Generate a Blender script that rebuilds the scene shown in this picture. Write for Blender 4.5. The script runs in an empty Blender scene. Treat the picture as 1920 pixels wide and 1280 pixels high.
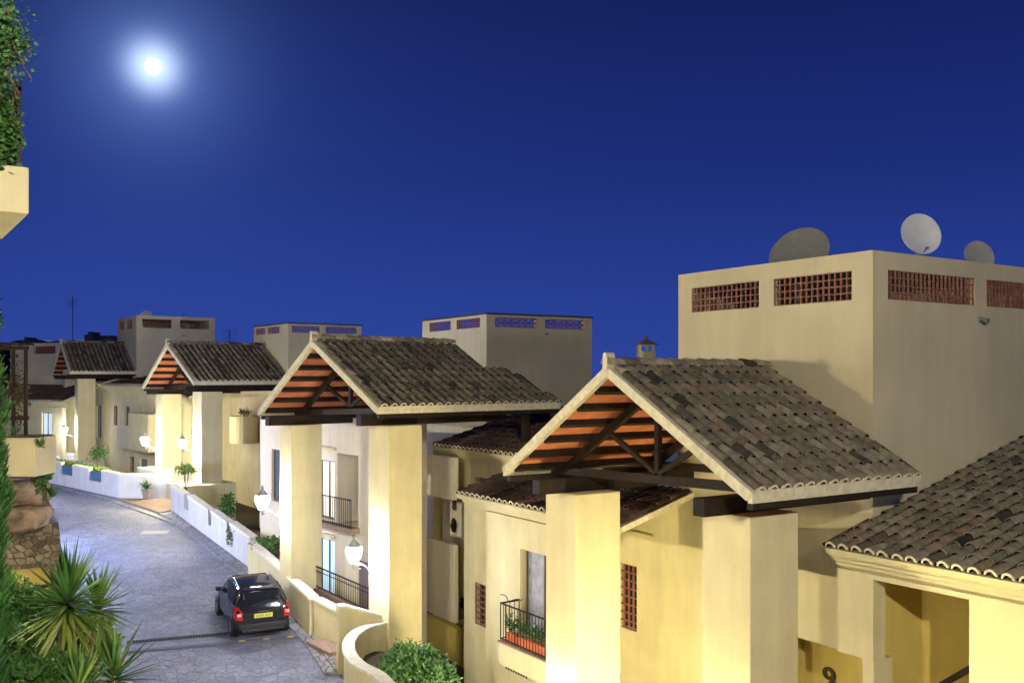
import bpy, math, random
from mathutils import Vector, Matrix
R = math.radians
C = bpy.context.scene.collection
sc = bpy.context.scene

# ------------------------------------------------------------ camera, world, lights
F, HU, HV, CH = 1783.0, 960.0, 705.0, 10.0      # focal length and horizon in photo pixels, camera height
cam = bpy.data.cameras.new('camera'); co = bpy.data.objects.new('camera', cam); C.objects.link(co)
co.location = (0, 0, CH); co.rotation_euler = (R(90), 0, 0)
cam.sensor_width = 36; cam.lens = 36*F/1920; cam.shift_y = 65/1920
cam.clip_start = .1; cam.clip_end = 8000
sc.camera = co

MOON = Vector((-.3775, 1, .3253)).normalized()
w = bpy.data.worlds.new('World'); sc.world = w; w.use_nodes = True
nt = w.node_tree; nt.nodes.clear()
def N(nt, typ, **k):
    n = nt.nodes.new(typ)
    for a, v in k.items(): setattr(n, a, v)
    return n
def M(nt, op, a, b=None, c=None):
    n = N(nt, 'ShaderNodeMath', operation=op)
    for i, v in enumerate((a, b, c)):
        if v is None: continue
        if hasattr(v, 'links'): nt.links.new(v, n.inputs[i])
        else: n.inputs[i].default_value = v
    return n.outputs[0]
def VM(nt, op, a, b):
    n = N(nt, 'ShaderNodeVectorMath', operation=op)
    for i, v in enumerate((a, b)):
        if hasattr(v, 'links'): nt.links.new(v, n.inputs[i])
        else: n.inputs[i].default_value = v
    return n
def ramp(nt, fac, stops, interp='LINEAR'):
    n = N(nt, 'ShaderNodeValToRGB'); n.color_ramp.interpolation = interp
    els = n.color_ramp.elements
    while len(els) < len(stops): els.new(.5)
    for e, (p, c) in zip(els, stops): e.position = p; e.color = (*c, 1)
    nt.links.new(fac, n.inputs[0]); return n.outputs[0]
def mixc(nt, fac, a, b, mode='MIX'):
    n = N(nt, 'ShaderNodeMix', data_type='RGBA', blend_type=mode)
    for i, v in ((0, fac), (6, a), (7, b)):
        if hasattr(v, 'links'): nt.links.new(v, n.inputs[i])
        elif i == 0: n.inputs[i].default_value = v
        else: n.inputs[i].default_value = (*v, 1)
    return n.outputs[2]
tc = N(nt, 'ShaderNodeTexCoord'); sep = N(nt, 'ShaderNodeSeparateXYZ'); nt.links.new(tc.outputs['Generated'], sep.inputs[0])
base = ramp(nt, sep.outputs[2], [(0, (.025, .058, .32)), (.08, (.020, .048, .28)), (.2, (.0115, .027, .19)), (.36, (.0068, .014, .112)), (1, (.005, .008, .06))])
dot = VM(nt, 'DOT_PRODUCT', tc.outputs['Generated'], tuple(MOON)).outputs['Value']
ang = M(nt, 'ARCCOSINE', M(nt, 'MINIMUM', dot, 1.0))
g1 = M(nt, 'MULTIPLY', M(nt, 'EXPONENT', M(nt, 'MULTIPLY', M(nt, 'MULTIPLY', ang, ang), -1/.021**2)), .95)
g2 = M(nt, 'MULTIPLY', M(nt, 'EXPONENT', M(nt, 'DIVIDE', ang, -.038)), .58)
g3 = M(nt, 'MULTIPLY', M(nt, 'EXPONENT', M(nt, 'DIVIDE', ang, -.22)), .06)
def scale(colr, f):
    n = VM(nt, 'SCALE', colr, (0, 0, 0)); nt.links.new(f, n.inputs[3]); return n.outputs[0]
col = VM(nt, 'ADD', base, scale((.75, .88, 1.0), g1)).outputs[0]
col = VM(nt, 'ADD', col, scale((.27, .47, 1.0), g2)).outputs[0]
col = VM(nt, 'ADD', col, scale((.14, .31, 1.0), g3)).outputs[0]
bg = N(nt, 'ShaderNodeBackground'); nt.links.new(col, bg.inputs[0]); bg.inputs[1].default_value = 1.0
wo = N(nt, 'ShaderNodeOutputWorld'); nt.links.new(bg.outputs[0], wo.inputs[0])

sl = bpy.data.lights.new('moonlight', 'SUN'); sl.energy = 3.2; sl.angle = R(.6); sl.color = (.50, .62, 1)
so = bpy.data.objects.new('moonlight', sl); C.objects.link(so)
so.rotation_euler = (-MOON).to_track_quat('-Z', 'Y').to_euler(); so.location = (-20, 50, 40)
vs = sc.view_settings; vs.view_transform = 'Standard'; vs.look = 'None'; vs.exposure = 0; vs.gamma = 1
sc.cycles.max_bounces = 6; sc.cycles.diffuse_bounces = 3; sc.cycles.sample_clamp_indirect = 4
LAMP_W = 1.0        # overall lamp strength

# ------------------------------------------------------------ helpers
class Frame:
    """street-aligned frame: local x = into the buildings, local y = away along the street"""
    def __init__(s, X, Y, deg): s.X, s.Y, s.t = X, Y, R(deg); s.c, s.s = math.cos(s.t), math.sin(s.t)
    def A(s, u, b):          # a where the sight line u crosses plane b
        k = (u-HU)/F; return ((s.X-k*s.Y)+(s.c-k*s.s)*b)/(s.s+k*s.c)
    def B(s, u, a):
        k = (u-HU)/F; return ((s.s+k*s.c)*a-(s.X-k*s.Y))/(s.c-k*s.s)
    def Yw(s, b, a): return s.Y+s.s*b+s.c*a
    def Z(s, v, b, a): return CH-(v-HV)/F*s.Yw(b, a)
    def W(s, b, a, z=0): return Vector((s.X+s.c*b-s.s*a, s.Yw(b, a), z))
def zg(Y): return .455+.063*min(Y, 64)
def G(u, v, dz=0):
    Y = 9.545/((v-HV)/F+.063); return Vector(((u-HU)/F*Y, Y, zg(Y)+dz))
def P(u, v, Y): return Vector(((u-HU)/F*Y, Y, CH-(v-HV)/F*Y))

class MB:
    def __init__(s): s.v, s.f, s.t, s.m = [], [], [], []
    def face(s, pts, t=.5, m=0):
        n = len(s.v); s.v += [tuple(p) for p in pts]; s.f.append(tuple(range(n, n+len(pts)))); s.t.append(t); s.m.append(m)
    def mesh(s, vs, fs, t=.5, m=0):
        n = len(s.v); s.v += [tuple(p) for p in vs]
        for f in fs: s.f.append(tuple(i+n for i in f)); s.t.append(t); s.m.append(m)
    def box(s, x0, x1, y0, y1, z0, z1, t=.5, m=0):
        s.mesh([(x, y, z) for z in (z0, z1) for y in (y0, y1) for x in (x0, x1)],
               [(0, 2, 3, 1), (4, 5, 7, 6), (0, 1, 5, 4), (2, 6, 7, 3), (0, 4, 6, 2), (1, 3, 7, 5)], t, m)
    def bar(s, p, q, w, h, up=(0, 0, 1), t=.5, m=0):      # box beam between two points
        p, q = Vector(p), Vector(q); d = (q-p).normalized(); u = Vector(up)
        sd = d.cross(u).normalized()*w/2; u = sd.cross(d).normalized()*h/2
        s.mesh([p-sd-u, p+sd-u, p+sd+u, p-sd+u, q-sd-u, q+sd-u, q+sd+u, q-sd+u],
               [(0, 3, 2, 1), (4, 5, 6, 7), (0, 1, 5, 4), (1, 2, 6, 5), (2, 3, 7, 6), (3, 0, 4, 7)], t, m)
    def tube(s, pts, rad, seg=6, t=.5, m=0, cap=True):
        pts = [Vector(p) for p in pts]; n = len(pts); rings = []
        if not hasattr(rad, '__len__'): rad = [rad]*n
        for i, p in enumerate(pts):
            d = (pts[min(i+1, n-1)]-pts[max(i-1, 0)]).normalized()
            x = d.cross(Vector((.13, .27, 1)) if abs(d.z) < .95 else Vector((1, .1, 0))).normalized(); y = d.cross(x)
            rings.append([p+(x*math.cos(k*2*math.pi/seg)+y*math.sin(k*2*math.pi/seg))*rad[i] for k in range(seg)])
        vs = [q for r in rings for q in r]; fs = []
        for i in range(n-1):
            for k in range(seg): fs.append((i*seg+k, i*seg+(k+1) % seg, (i+1)*seg+(k+1) % seg, (i+1)*seg+k))
        if cap: fs += [tuple(range(seg))[::-1], tuple(range((n-1)*seg, n*seg))]
        s.mesh(vs, fs, t, m)
    def lathe(s, prof, c=(0, 0, 0), seg=12, t=.5, m=0):     # prof: list of (r, z)
        vs = [(c[0]+r*math.cos(k*2*math.pi/seg), c[1]+r*math.sin(k*2*math.pi/seg), c[2]+z) for r, z in prof for k in range(seg)]
        fs = [(i*seg+k, i*seg+(k+1) % seg, (i+1)*seg+(k+1) % seg, (i+1)*seg+k) for i in range(len(prof)-1) for k in range(seg)]
        s.mesh(vs, fs, t, m)
    def prism(s, poly, off, t=.5, m=0):      # extrude a 3-D polygon by the vector off
        poly = [Vector(p) for p in poly]; n = len(poly); off = Vector(off)
        s.mesh(poly+[p+off for p in poly], [tuple(range(n)), tuple(range(2*n-1, n-1, -1))]+[(i, i+n, (i+1) % n+n, (i+1) % n) for i in range(n)], t, m)
    def build(s, name, mat, parent=None, smooth=False, bevel=0, loc=None, label=None):
        me = bpy.data.meshes.new(name); me.from_pydata(s.v, [], s.f)
        for mm in (mat if isinstance(mat, (list, tuple)) else [mat]): me.materials.append(mm)
        if any(s.m): me.polygons.foreach_set('material_index', s.m)
        at = me.attributes.new('tint', 'FLOAT', 'FACE'); at.data.foreach_set('value', s.t)
        if smooth: me.polygons.foreach_set('use_smooth', [True]*len(s.f))
        me.update()
        import bmesh
        bm = bmesh.new(); bm.from_mesh(me); bmesh.ops.recalc_face_normals(bm, faces=bm.faces); bm.to_mesh(me); bm.free()
        o = bpy.data.objects.new(name, me); C.objects.link(o)
        if parent: o.parent = parent
        if loc is not None: o.location = loc
        if label: o['label'] = label
        if bevel:
            md = o.modifiers.new('b', 'BEVEL'); md.width = bevel; md.segments = 2; md.limit_method = 'ANGLE'
        return o

def tag(o, label=None, cat=None, group=None, kind=None):
    if label: o['label'] = label
    if cat: o['category'] = cat
    if group: o['group'] = group
    if kind: o['kind'] = kind
    return o
def thing(name, label, cat, group=None, loc=(0, 0, 0), rz=0):
    o = bpy.data.objects.new(name, None); C.objects.link(o); o.location = loc; o.rotation_euler = (0, 0, rz)
    o.empty_display_size = .3
    return tag(o, label, cat, group)
def copy_tree(o, parent=None):
    c = o.copy(); C.objects.link(c)
    if parent: c.parent = parent
    for ch in list(o.children): copy_tree(ch, c)
    return c

# ------------------------------------------------------------ materials
def mat(name, col, rough=.8, noise=0, nscale=3, bump=0, bscale=40, metal=0, spec=.3, tint=None, dark=None, stain=0, emit=None, trans=0):
    m = bpy.data.materials.new(name); m.use_nodes = True; nt = m.node_tree; b = nt.nodes['Principled BSDF']
    b.inputs['Roughness'].default_value = rough; b.inputs['Metallic'].default_value = metal
    b.inputs['Specular IOR Level'].default_value = spec
    tcn = N(nt, 'ShaderNodeTexCoord').outputs['Object']
    c = None
    if tint:       # tint = list of colours picked by the per-face value
        a = N(nt, 'ShaderNodeAttribute', attribute_name='tint')
        c = ramp(nt, a.outputs['Fac'], [(i/(len(tint)-1), t) for i, t in enumerate(tint)])
    if noise:
        n = N(nt, 'ShaderNodeTexNoise'); n.inputs['Scale'].default_value = nscale; n.inputs['Detail'].default_value = 6
        nt.links.new(tcn, n.inputs['Vector'])
        lo = dark or tuple(x*(1-noise) for x in col); hi = tuple(min(1, x*(1+noise*.6)) for x in col)
        r = ramp(nt, n.outputs['Fac'], [(.3, lo), (.7, hi)])
        if c is None: c = r
        else:
            rr = ramp(nt, n.outputs['Fac'], [(.3, (1-noise,)*3), (.7, (1+noise*.4,)*3)])
            c = mixc(nt, 1, c, rr, 'MULTIPLY')
    if stain:      # rain streaks and dirty patches in render coat
        mp = N(nt, 'ShaderNodeMapping'); mp.inputs['Scale'].default_value = (2.2, 2.2, .28); nt.links.new(tcn, mp.inputs[0])
        n2 = N(nt, 'ShaderNodeTexNoise'); n2.inputs['Scale'].default_value = 1.3; n2.inputs['Detail'].default_value = 8; n2.inputs['Roughness'].default_value = .62
        nt.links.new(mp.outputs[0], n2.inputs['Vector'])
        f = ramp(nt, n2.outputs['Fac'], [(.38, (1-stain, 1-stain*1.05, 1-stain*1.15)), (.62, (1, 1, 1))])
        c = mixc(nt, 1, c if c is not None else col, f, 'MULTIPLY')
    if c is None: b.inputs['Base Color'].default_value = (*col, 1)
    else: nt.links.new(c, b.inputs['Base Color'])
    if bump:
        n = N(nt, 'ShaderNodeTexNoise'); n.inputs['Scale'].default_value = bscale; n.inputs['Detail'].default_value = 5
        nt.links.new(tcn, n.inputs['Vector'])
        bp = N(nt, 'ShaderNodeBump'); bp.inputs['Strength'].default_value = bump; bp.inputs['Distance'].default_value = .02
        nt.links.new(n.outputs['Fac'], bp.inputs['Height']); nt.links.new(bp.outputs[0], b.inputs['Normal'])
    if emit: b.inputs['Emission Color'].default_value = (*emit[0], 1); b.inputs['Emission Strength'].default_value = emit[1]
    if trans: b.inputs['Transmission Weight'].default_value = trans
    return m

CREAM = mat('cream_render', (.70, .62, .365), .9, .09, 1.2, .35, 28, stain=.08)
YELLOW = mat('ochre_render', (.68, .54, .16), .9, .1, 1.0, .3, 28, stain=.1)
TOWER = mat('tower_render', (.58, .51, .335), .92, .12, .55, .35, 24, stain=.07)
WHITE = mat('white_render', (.60, .58, .56), .9, .08, 1.5, .3, 25, stain=.1)
PANEL = mat('pale_panel_render', (.76, .68, .52), .9, .06, 1.5, .2, 25, stain=.1)
MORTAR = mat('lime_mortar', (.66, .60, .42), .95, .18, 9, .5, 40)
COPING = mat('coping_stone', (.70, .66, .55), .9, .14, 6, .4, 30)
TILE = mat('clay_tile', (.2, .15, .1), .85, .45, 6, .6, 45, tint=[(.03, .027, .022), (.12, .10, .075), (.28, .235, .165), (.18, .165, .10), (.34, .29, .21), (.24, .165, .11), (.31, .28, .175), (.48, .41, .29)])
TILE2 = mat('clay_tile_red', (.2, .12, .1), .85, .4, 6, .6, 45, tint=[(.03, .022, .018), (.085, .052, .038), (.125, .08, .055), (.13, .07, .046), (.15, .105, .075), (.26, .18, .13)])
SOFFIT = mat('terracotta_board', (.60, .205, .085), .8, .28, 2.5, .4, 20)
WOOD = mat('dark_timber', (.019, .0105, .007), .75, .4, 7, .4, 30, spec=.3)
TERRA = mat('terracotta', (.26, .115, .08), .8, .2, 8, .4, 40)
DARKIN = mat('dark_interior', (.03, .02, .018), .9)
IRON = mat('black_iron', (.012, .012, .013), .6, spec=.25)
ALU = mat('brown_frame', (.06, .04, .03), .4, spec=.5)
GLASS = mat('window_glass', (.10, .13, .17), .08, spec=.8)
CURT = mat('curtain', (.55, .55, .6), .9, .2, 14)
PAVER = mat('brick_paver', (.33, .23, .165), .85, .25, 12, .4, 30)
SOIL = mat('soil', (.06, .045, .03), .95, .4, 4, .8, 12)
GRASSM = mat('grass_bank', (.05, .07, .02), .95, .5, 3, .9, 15)
DISH = mat('dish_grey', (.30, .30, .27), .5, .15, 5)
DISHW = mat('dish_white', (.62, .62, .62), .45, .08, 5)
METAL = mat('galvanised', (.35, .35, .35), .4, metal=.7)
LEAF = lambda nm, a, b, c: mat(nm, a, .55, .25, 5, tint=[a, b, c], spec=.35)
LF_CYP = LEAF('cypress_leaf', (.014, .055, .012), (.03, .12, .02), (.07, .19, .035))
LF_SHR = LEAF('shrub_leaf', (.018, .065, .014), (.05, .15, .028), (.13, .24, .06))
LF_YUC = LEAF('yucca_leaf', (.022, .07, .018), (.06, .155, .03), (.22, .26, .04))
LF_OLV = LEAF('hedge_leaf', (.03, .10, .025), (.08, .20, .055), (.16, .28, .11))
LF_DRY = LEAF('dry_leaf', (.06, .05, .02), (.11, .09, .04), (.10, .04, .03))
BARK = mat('bark', (.13, .10, .065), .9, .4, 10, .7, 25)

def stone_mat(name, scale, c0, c1, joint, zs=1.0, jw=.05, rough=.75, spec=.35, bump=.8, coords='Object'):
    m = bpy.data.materials.new(name); m.use_nodes = True; nt = m.node_tree; b = nt.nodes['Principled BSDF']
    tcn = N(nt, 'ShaderNodeTexCoord'); mp = N(nt, 'ShaderNodeMapping'); mp.inputs['Scale'].default_value = (scale, scale, scale*zs)
    nz = N(nt, 'ShaderNodeTexNoise'); nz.inputs['Scale'].default_value = 1.2; nt.links.new(tcn.outputs[coords], nz.inputs['Vector'])
    dv = VM(nt, 'SCALE', nz.outputs['Color'], (0, 0, 0)); dv.inputs[3].default_value = .35
    ad = VM(nt, 'ADD', tcn.outputs[coords], dv.outputs[0]); nt.links.new(ad.outputs[0], mp.inputs[0])
    v1 = N(nt, 'ShaderNodeTexVoronoi', feature='DISTANCE_TO_EDGE'); v2 = N(nt, 'ShaderNodeTexVoronoi', feature='F1')
    for v in (v1, v2): v.inputs['Scale'].default_value = 1; nt.links.new(mp.outputs[0], v.inputs['Vector'])
    sp = N(nt, 'ShaderNodeSeparateColor'); nt.links.new(v2.outputs['Color'], sp.inputs[0])
    body = ramp(nt, sp.outputs[0], [(0, c0), (1, c1)])
    n2 = N(nt, 'ShaderNodeTexNoise'); n2.inputs['Scale'].default_value = 9; n2.inputs['Detail'].default_value = 8; nt.links.new(tcn.outputs[coords], n2.inputs['Vector'])
    body = mixc(nt, 1, body, ramp(nt, n2.outputs['Fac'], [(.3, (.68, .68, .68)), (.7, (1.15, 1.15, 1.15))]), 'MULTIPLY')
    n5 = N(nt, 'ShaderNodeTexNoise'); n5.inputs['Scale'].default_value = .28; n5.inputs['Detail'].default_value = 5; nt.links.new(tcn.outputs[coords], n5.inputs['Vector'])
    body = mixc(nt, 1, body, ramp(nt, n5.outputs['Fac'], [(.36, (.70, .70, .72)), (.6, (1.1, 1.1, 1.1))]), 'MULTIPLY')
    j = ramp(nt, v1.outputs['Distance'], [(jw*.4, (0, 0, 0)), (jw, (1, 1, 1))])
    nt.links.new(mixc(nt, j, joint, body), b.inputs['Base Color'])
    h = M(nt, 'ADD', ramp(nt, v1.outputs['Distance'], [(0, (0, 0, 0)), (jw*2.2, (1, 1, 1))]), M(nt, 'MULTIPLY', n2.outputs['Fac'], .5))
    bp = N(nt, 'ShaderNodeBump'); bp.inputs['Strength'].default_value = bump; bp.inputs['Distance'].default_value = .03
    nt.links.new(h, bp.inputs['Height']); nt.links.new(bp.outputs[0], b.inputs['Normal'])
    b.inputs['Roughness'].default_value = rough; b.inputs['Specular IOR Level'].default_value = spec
    return m
ROAD = stone_mat('flagstone_road', 2.6, (.165, .175, .24), (.24, .245, .31), (.12, .12, .155), jw=.03, rough=.68, spec=.35, bump=.45)
KERB = stone_mat('kerb_stone', 2.2, (.22, .22, .25), (.32, .31, .33), (.10, .10, .11), rough=.6)
RUBBLE = stone_mat('rubble_stone', 4.2, (.17, .125, .085), (.40, .32, .23), (.09, .07, .05), zs=1.3, jw=.06, rough=.85, bump=1)
BOULD = mat('boulder', (.27, .195, .145), .9, .5, 2.2, 1, 7)

# ------------------------------------------------------------ ground and road
mb = MB()
ys = [-60, 0, 20, 40, 64, 200, 900, 5000]
for i in range(len(ys)-1):
    y0, y1 = ys[i], ys[i+1]
    z0, z1 = (zg(y0) if y0 > 0 else .455)-1.65, zg(y1)-1.65
    mb.face([(-5000, y0, z0), (5000, y0, z0), (5000, y1, z1), (-5000, y1, z1)])
tag(mb.build('ground', SOIL), kind='structure')

# road slab: from the near edge of frame up to the bend
def slab(name, pts, thick, m, dz=0):
    mb = MB(); top = [Vector((p.x, p.y, zg(p.y)+dz)) for p in pts]
    mb.prism(top, (0, 0, -thick)); o = mb.build(name, m); tag(o, kind='structure'); return o
wall_base = [G(596, 1193), G(480, 1077), G(321, 959)]
wa = [G(222, 933), G(91, 904), Vector((-44, 63, 0))]
rd = [Vector((-1.0, 15, 0)), Vector((-3.2, 21, 0)), G(640, 1262), G(596, 1193)+Vector((.2, .1, 0)), G(480, 1077)+Vector((.2, .1, 0)), G(321, 959)+Vector((.2, .1, 0)), G(318, 933), G(222, 931), G(91, 902), Vector((-44, 63.5, 0)),
      Vector((-47, 58, 0)), Vector((-29, 50, 0)), Vector((-19.5, 40, 0)), Vector((-16.3, 34, 0)), Vector((-13.5, 28, 0)), Vector((-10, 20, 0)), Vector((-8, 12, 0))]
slab('road', rd, 1.7, ROAD)
# kerb / narrow pavement along the garden walls
def strip(name, pl, wd, h, m, kind='structure', dz0=0, thick=.3):
    mb = MB(); pl = [Vector((p.x, p.y, 0)) for p in pl]
    for i in range(len(pl)-1):
        p, q = pl[i], pl[i+1]
        def nrm(k):
            d = (pl[min(k+1, len(pl)-1)]-pl[max(k-1, 0)]).normalized(); return Vector((-d.y, d.x, 0))*wd
        a, b, c, d = p, q, q+nrm(i+1), p+nrm(i)
        vs = [Vector((t.x, t.y, zg(t.y)+h)) for t in (a, b, c, d)]; mb.prism(vs, (0, 0, -thick))
    o = mb.build(name, m); tag(o, kind=kind); return o
kl = [G(628, 1262), G(590, 1205), G(478, 1086), G(345, 985), G(296, 966), G(220, 940), G(150, 921), G(92, 907)]
strip('pavement', [k.copy() for k in kl[0:5]], -.75, .10, KERB)
strip('kerb', kl, .28, .05, KERB)
# forecourt of brick pavers by the flower pot
slab('forecourt', [G(224, 938), G(321, 937), G(325, 957), G(300, 964)], .2, PAVER, .09)
# speed hump with yellow blocks and drain channel across the road
HL, HR = G(235, 1222), G(605, 1190)
mb = MB(); yb = MB()
d = (HR-HL).normalized(); nn = Vector((-d.y, d.x, 0)).normalized(); nseg = 16
def hump(a, b, wdt, hh, out, e=0):
    pr = [(-wdt, 0), (-wdt*.6, hh*.8), (0, hh), (wdt*.6, hh*.8), (wdt, 0)]
    vs = []
    for p in (a, b):
        for x, z in pr: q = p+nn*x; vs.append((q.x, q.y, zg(q.y)+z+.005+e))
    out.mesh(vs, [(i, i+1, i+6, i+5) for i in range(4)])
hump(HL, HR, .15, .04, mb)
for k in range(nseg):
    if k % 2 and k > 8: hump(HL.lerp(HR, k/nseg), HL.lerp(HR, (k+.5)/nseg), .07, .03, yb, .018)
tag(mb.build('speed_hump', mat('rubber', (.11, .11, .15), .7, .2)), kind='structure')
tag(yb.build('hump_marking', mat('yellow_paint', (.6, .52, .12), .7, .2)), kind='structure')
mb = MB(); D0, D1 = G(238, 1204), G(600, 1172)
t_ = thing('drain_grate', 'dark slotted drain channel crossing the road behind the black car', 'drain')
for k in range(70):
    p = D0.lerp(D1, k/70); q = p+d*.07
    mb.prism([(p+nn*-.12)+Vector((0, 0, .006)), (q+nn*-.12)+Vector((0, 0, .006)), (q+nn*.12)+Vector((0, 0, .022)), (p+nn*.12)+Vector((0, 0, .022))], (0, 0, .004))
mb.build('slot', DARKIN, t_)
mb = MB(); c = G(292, 998); mb.prism([(c.x-.6, c.y-.35, zg(c.y-.35)+.006), (c.x+.6, c.y-.3, zg(c.y-.3)+.006), (c.x+.5, c.y+.4, zg(c.y+.4)+.006), (c.x-.62, c.y+.35, zg(c.y+.35)+.006)], (0, 0, .012))
tag(mb.build('manhole_cover', mat('pale_cover', (.5, .46, .38), .8, .15, 8)), 'pale square cover let into the road between the walls', 'manhole cover')

# ------------------------------------------------------------ roofs
def tile_field(mb, o, E, S, n, length, pitch=.29, row=.42, seg=6, rnd=None, tlen=.5, r0=.104, r1=.076, eaves=None, pans=True):
    """barrel tiles: o = eave corner, E along the eave, S up the slope, length(e) -> (s0, s1)"""
    o, E, S = Vector(o), Vector(E).normalized(), Vector(S).normalized(); Nn = E.cross(S)
    if Nn.z < 0: Nn = -Nn
    for i in range(n):
        ec = (i+.5)*pitch; s0, s1 = length(ec)
        if s1-s0 < .1: continue
        k = 0; s = s0; ct = rnd.random()
        while s < s1-.05:
            ln = min(tlen, s1-s); tt = (ct*.45+rnd.random()*.55)*.93; j = rnd.uniform(-.016, .016); lift = rnd.uniform(0, .02)
            def ring(sv, r, h, dz=0):
                return [o+E*(ec+j+r*math.cos(math.pi*q/seg))+S*sv+Nn*(h+r*.95*math.sin(math.pi*q/seg)-.01) for q in range(seg+1)]
            A_ = ring(s-.02, r0, .062+lift); B_ = ring(s+ln, r1, .03+lift*.3); A2 = ring(s-.02, r0-.015, .062+lift); B2 = ring(s+.12, r0-.02, .046+lift)
            m_ = seg+1
            fs = [(q, q+1, m_+q+1, m_+q) for q in range(seg)]
            mb.mesh(A_+B_+A2+B2, fs, tt)
            mb.mesh(A_+B_+A2+B2, [(2*m_+q, 2*m_+q+1, q+1, q) for q in range(seg)], rnd.choice((.55, .8, .9, .97)))
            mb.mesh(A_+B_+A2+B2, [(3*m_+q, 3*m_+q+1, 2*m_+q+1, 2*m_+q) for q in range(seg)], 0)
            if eaves is not None and k == 0:
                # mortar plug and pale mortar lip at the eave end
                ra = ring(s-.035, r0+.004, .052+lift); rb = ring(s-.035, r0-.034, .052+lift)
                eaves.mesh(ra+rb, [(q, q+1, m_+q+1, m_+q) for q in range(seg)])
                ra = ring(s+.0, r0+.004, .052+lift)
                eaves.mesh(ring(s-.035, r0+.004, .052+lift)+ra, [(q, q+1, m_+q+1, m_+q) for q in range(seg)])
                eaves.mesh([ra[0]+Nn*-.09+S*.14, ra[-1]+Nn*-.09+S*.14]+ring(s+.14, r0-.02, .05+lift)[::-1], [tuple(range(seg+3))])
            k += 1; s += row
        if pans:
            ep = ec+pitch/2; s = s0
            while s < s1-.05:
                ln = min(tlen, s1-s); tt = rnd.random()*.12  # pans tinted near black: shade between the cover tiles put into the colour
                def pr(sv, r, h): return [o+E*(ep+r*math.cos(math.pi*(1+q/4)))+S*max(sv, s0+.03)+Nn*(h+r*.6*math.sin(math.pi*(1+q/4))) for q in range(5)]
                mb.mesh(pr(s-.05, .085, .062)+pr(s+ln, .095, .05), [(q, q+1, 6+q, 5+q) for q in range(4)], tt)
                s += row
def ridge_tiles(mb, p, q, rnd, r=.12, step=.38, seg=6):
    p, q = Vector(p), Vector(q); d = (q-p).normalized(); sd = d.cross(Vector((0, 0, 1))).normalized(); L = (q-p).length; n = int(L/step); step = L/n
    for k in range(n):
        a = p+d*(k*step-.03); b = p+d*((k+1)*step+.03); r0, r1 = r+.012, r-.012
        if k % 1 == 0: z0 = .02+rnd.uniform(0, .01)
        ra = [a+sd*r0*math.cos(math.pi*i/seg)+Vector((0, 0, z0+r0*math.sin(math.pi*i/seg))) for i in range(seg+1)]
        rb = [b+sd*r1*math.cos(math.pi*i/seg)+Vector((0, 0, r1*math.sin(math.pi*i/seg))) for i in range(seg+1)]
        mb.mesh(ra+rb, [(i, i+1, seg+2+i, seg+1+i) for i in range(seg)]+[tuple(range(seg+1))], rnd.random())

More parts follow.
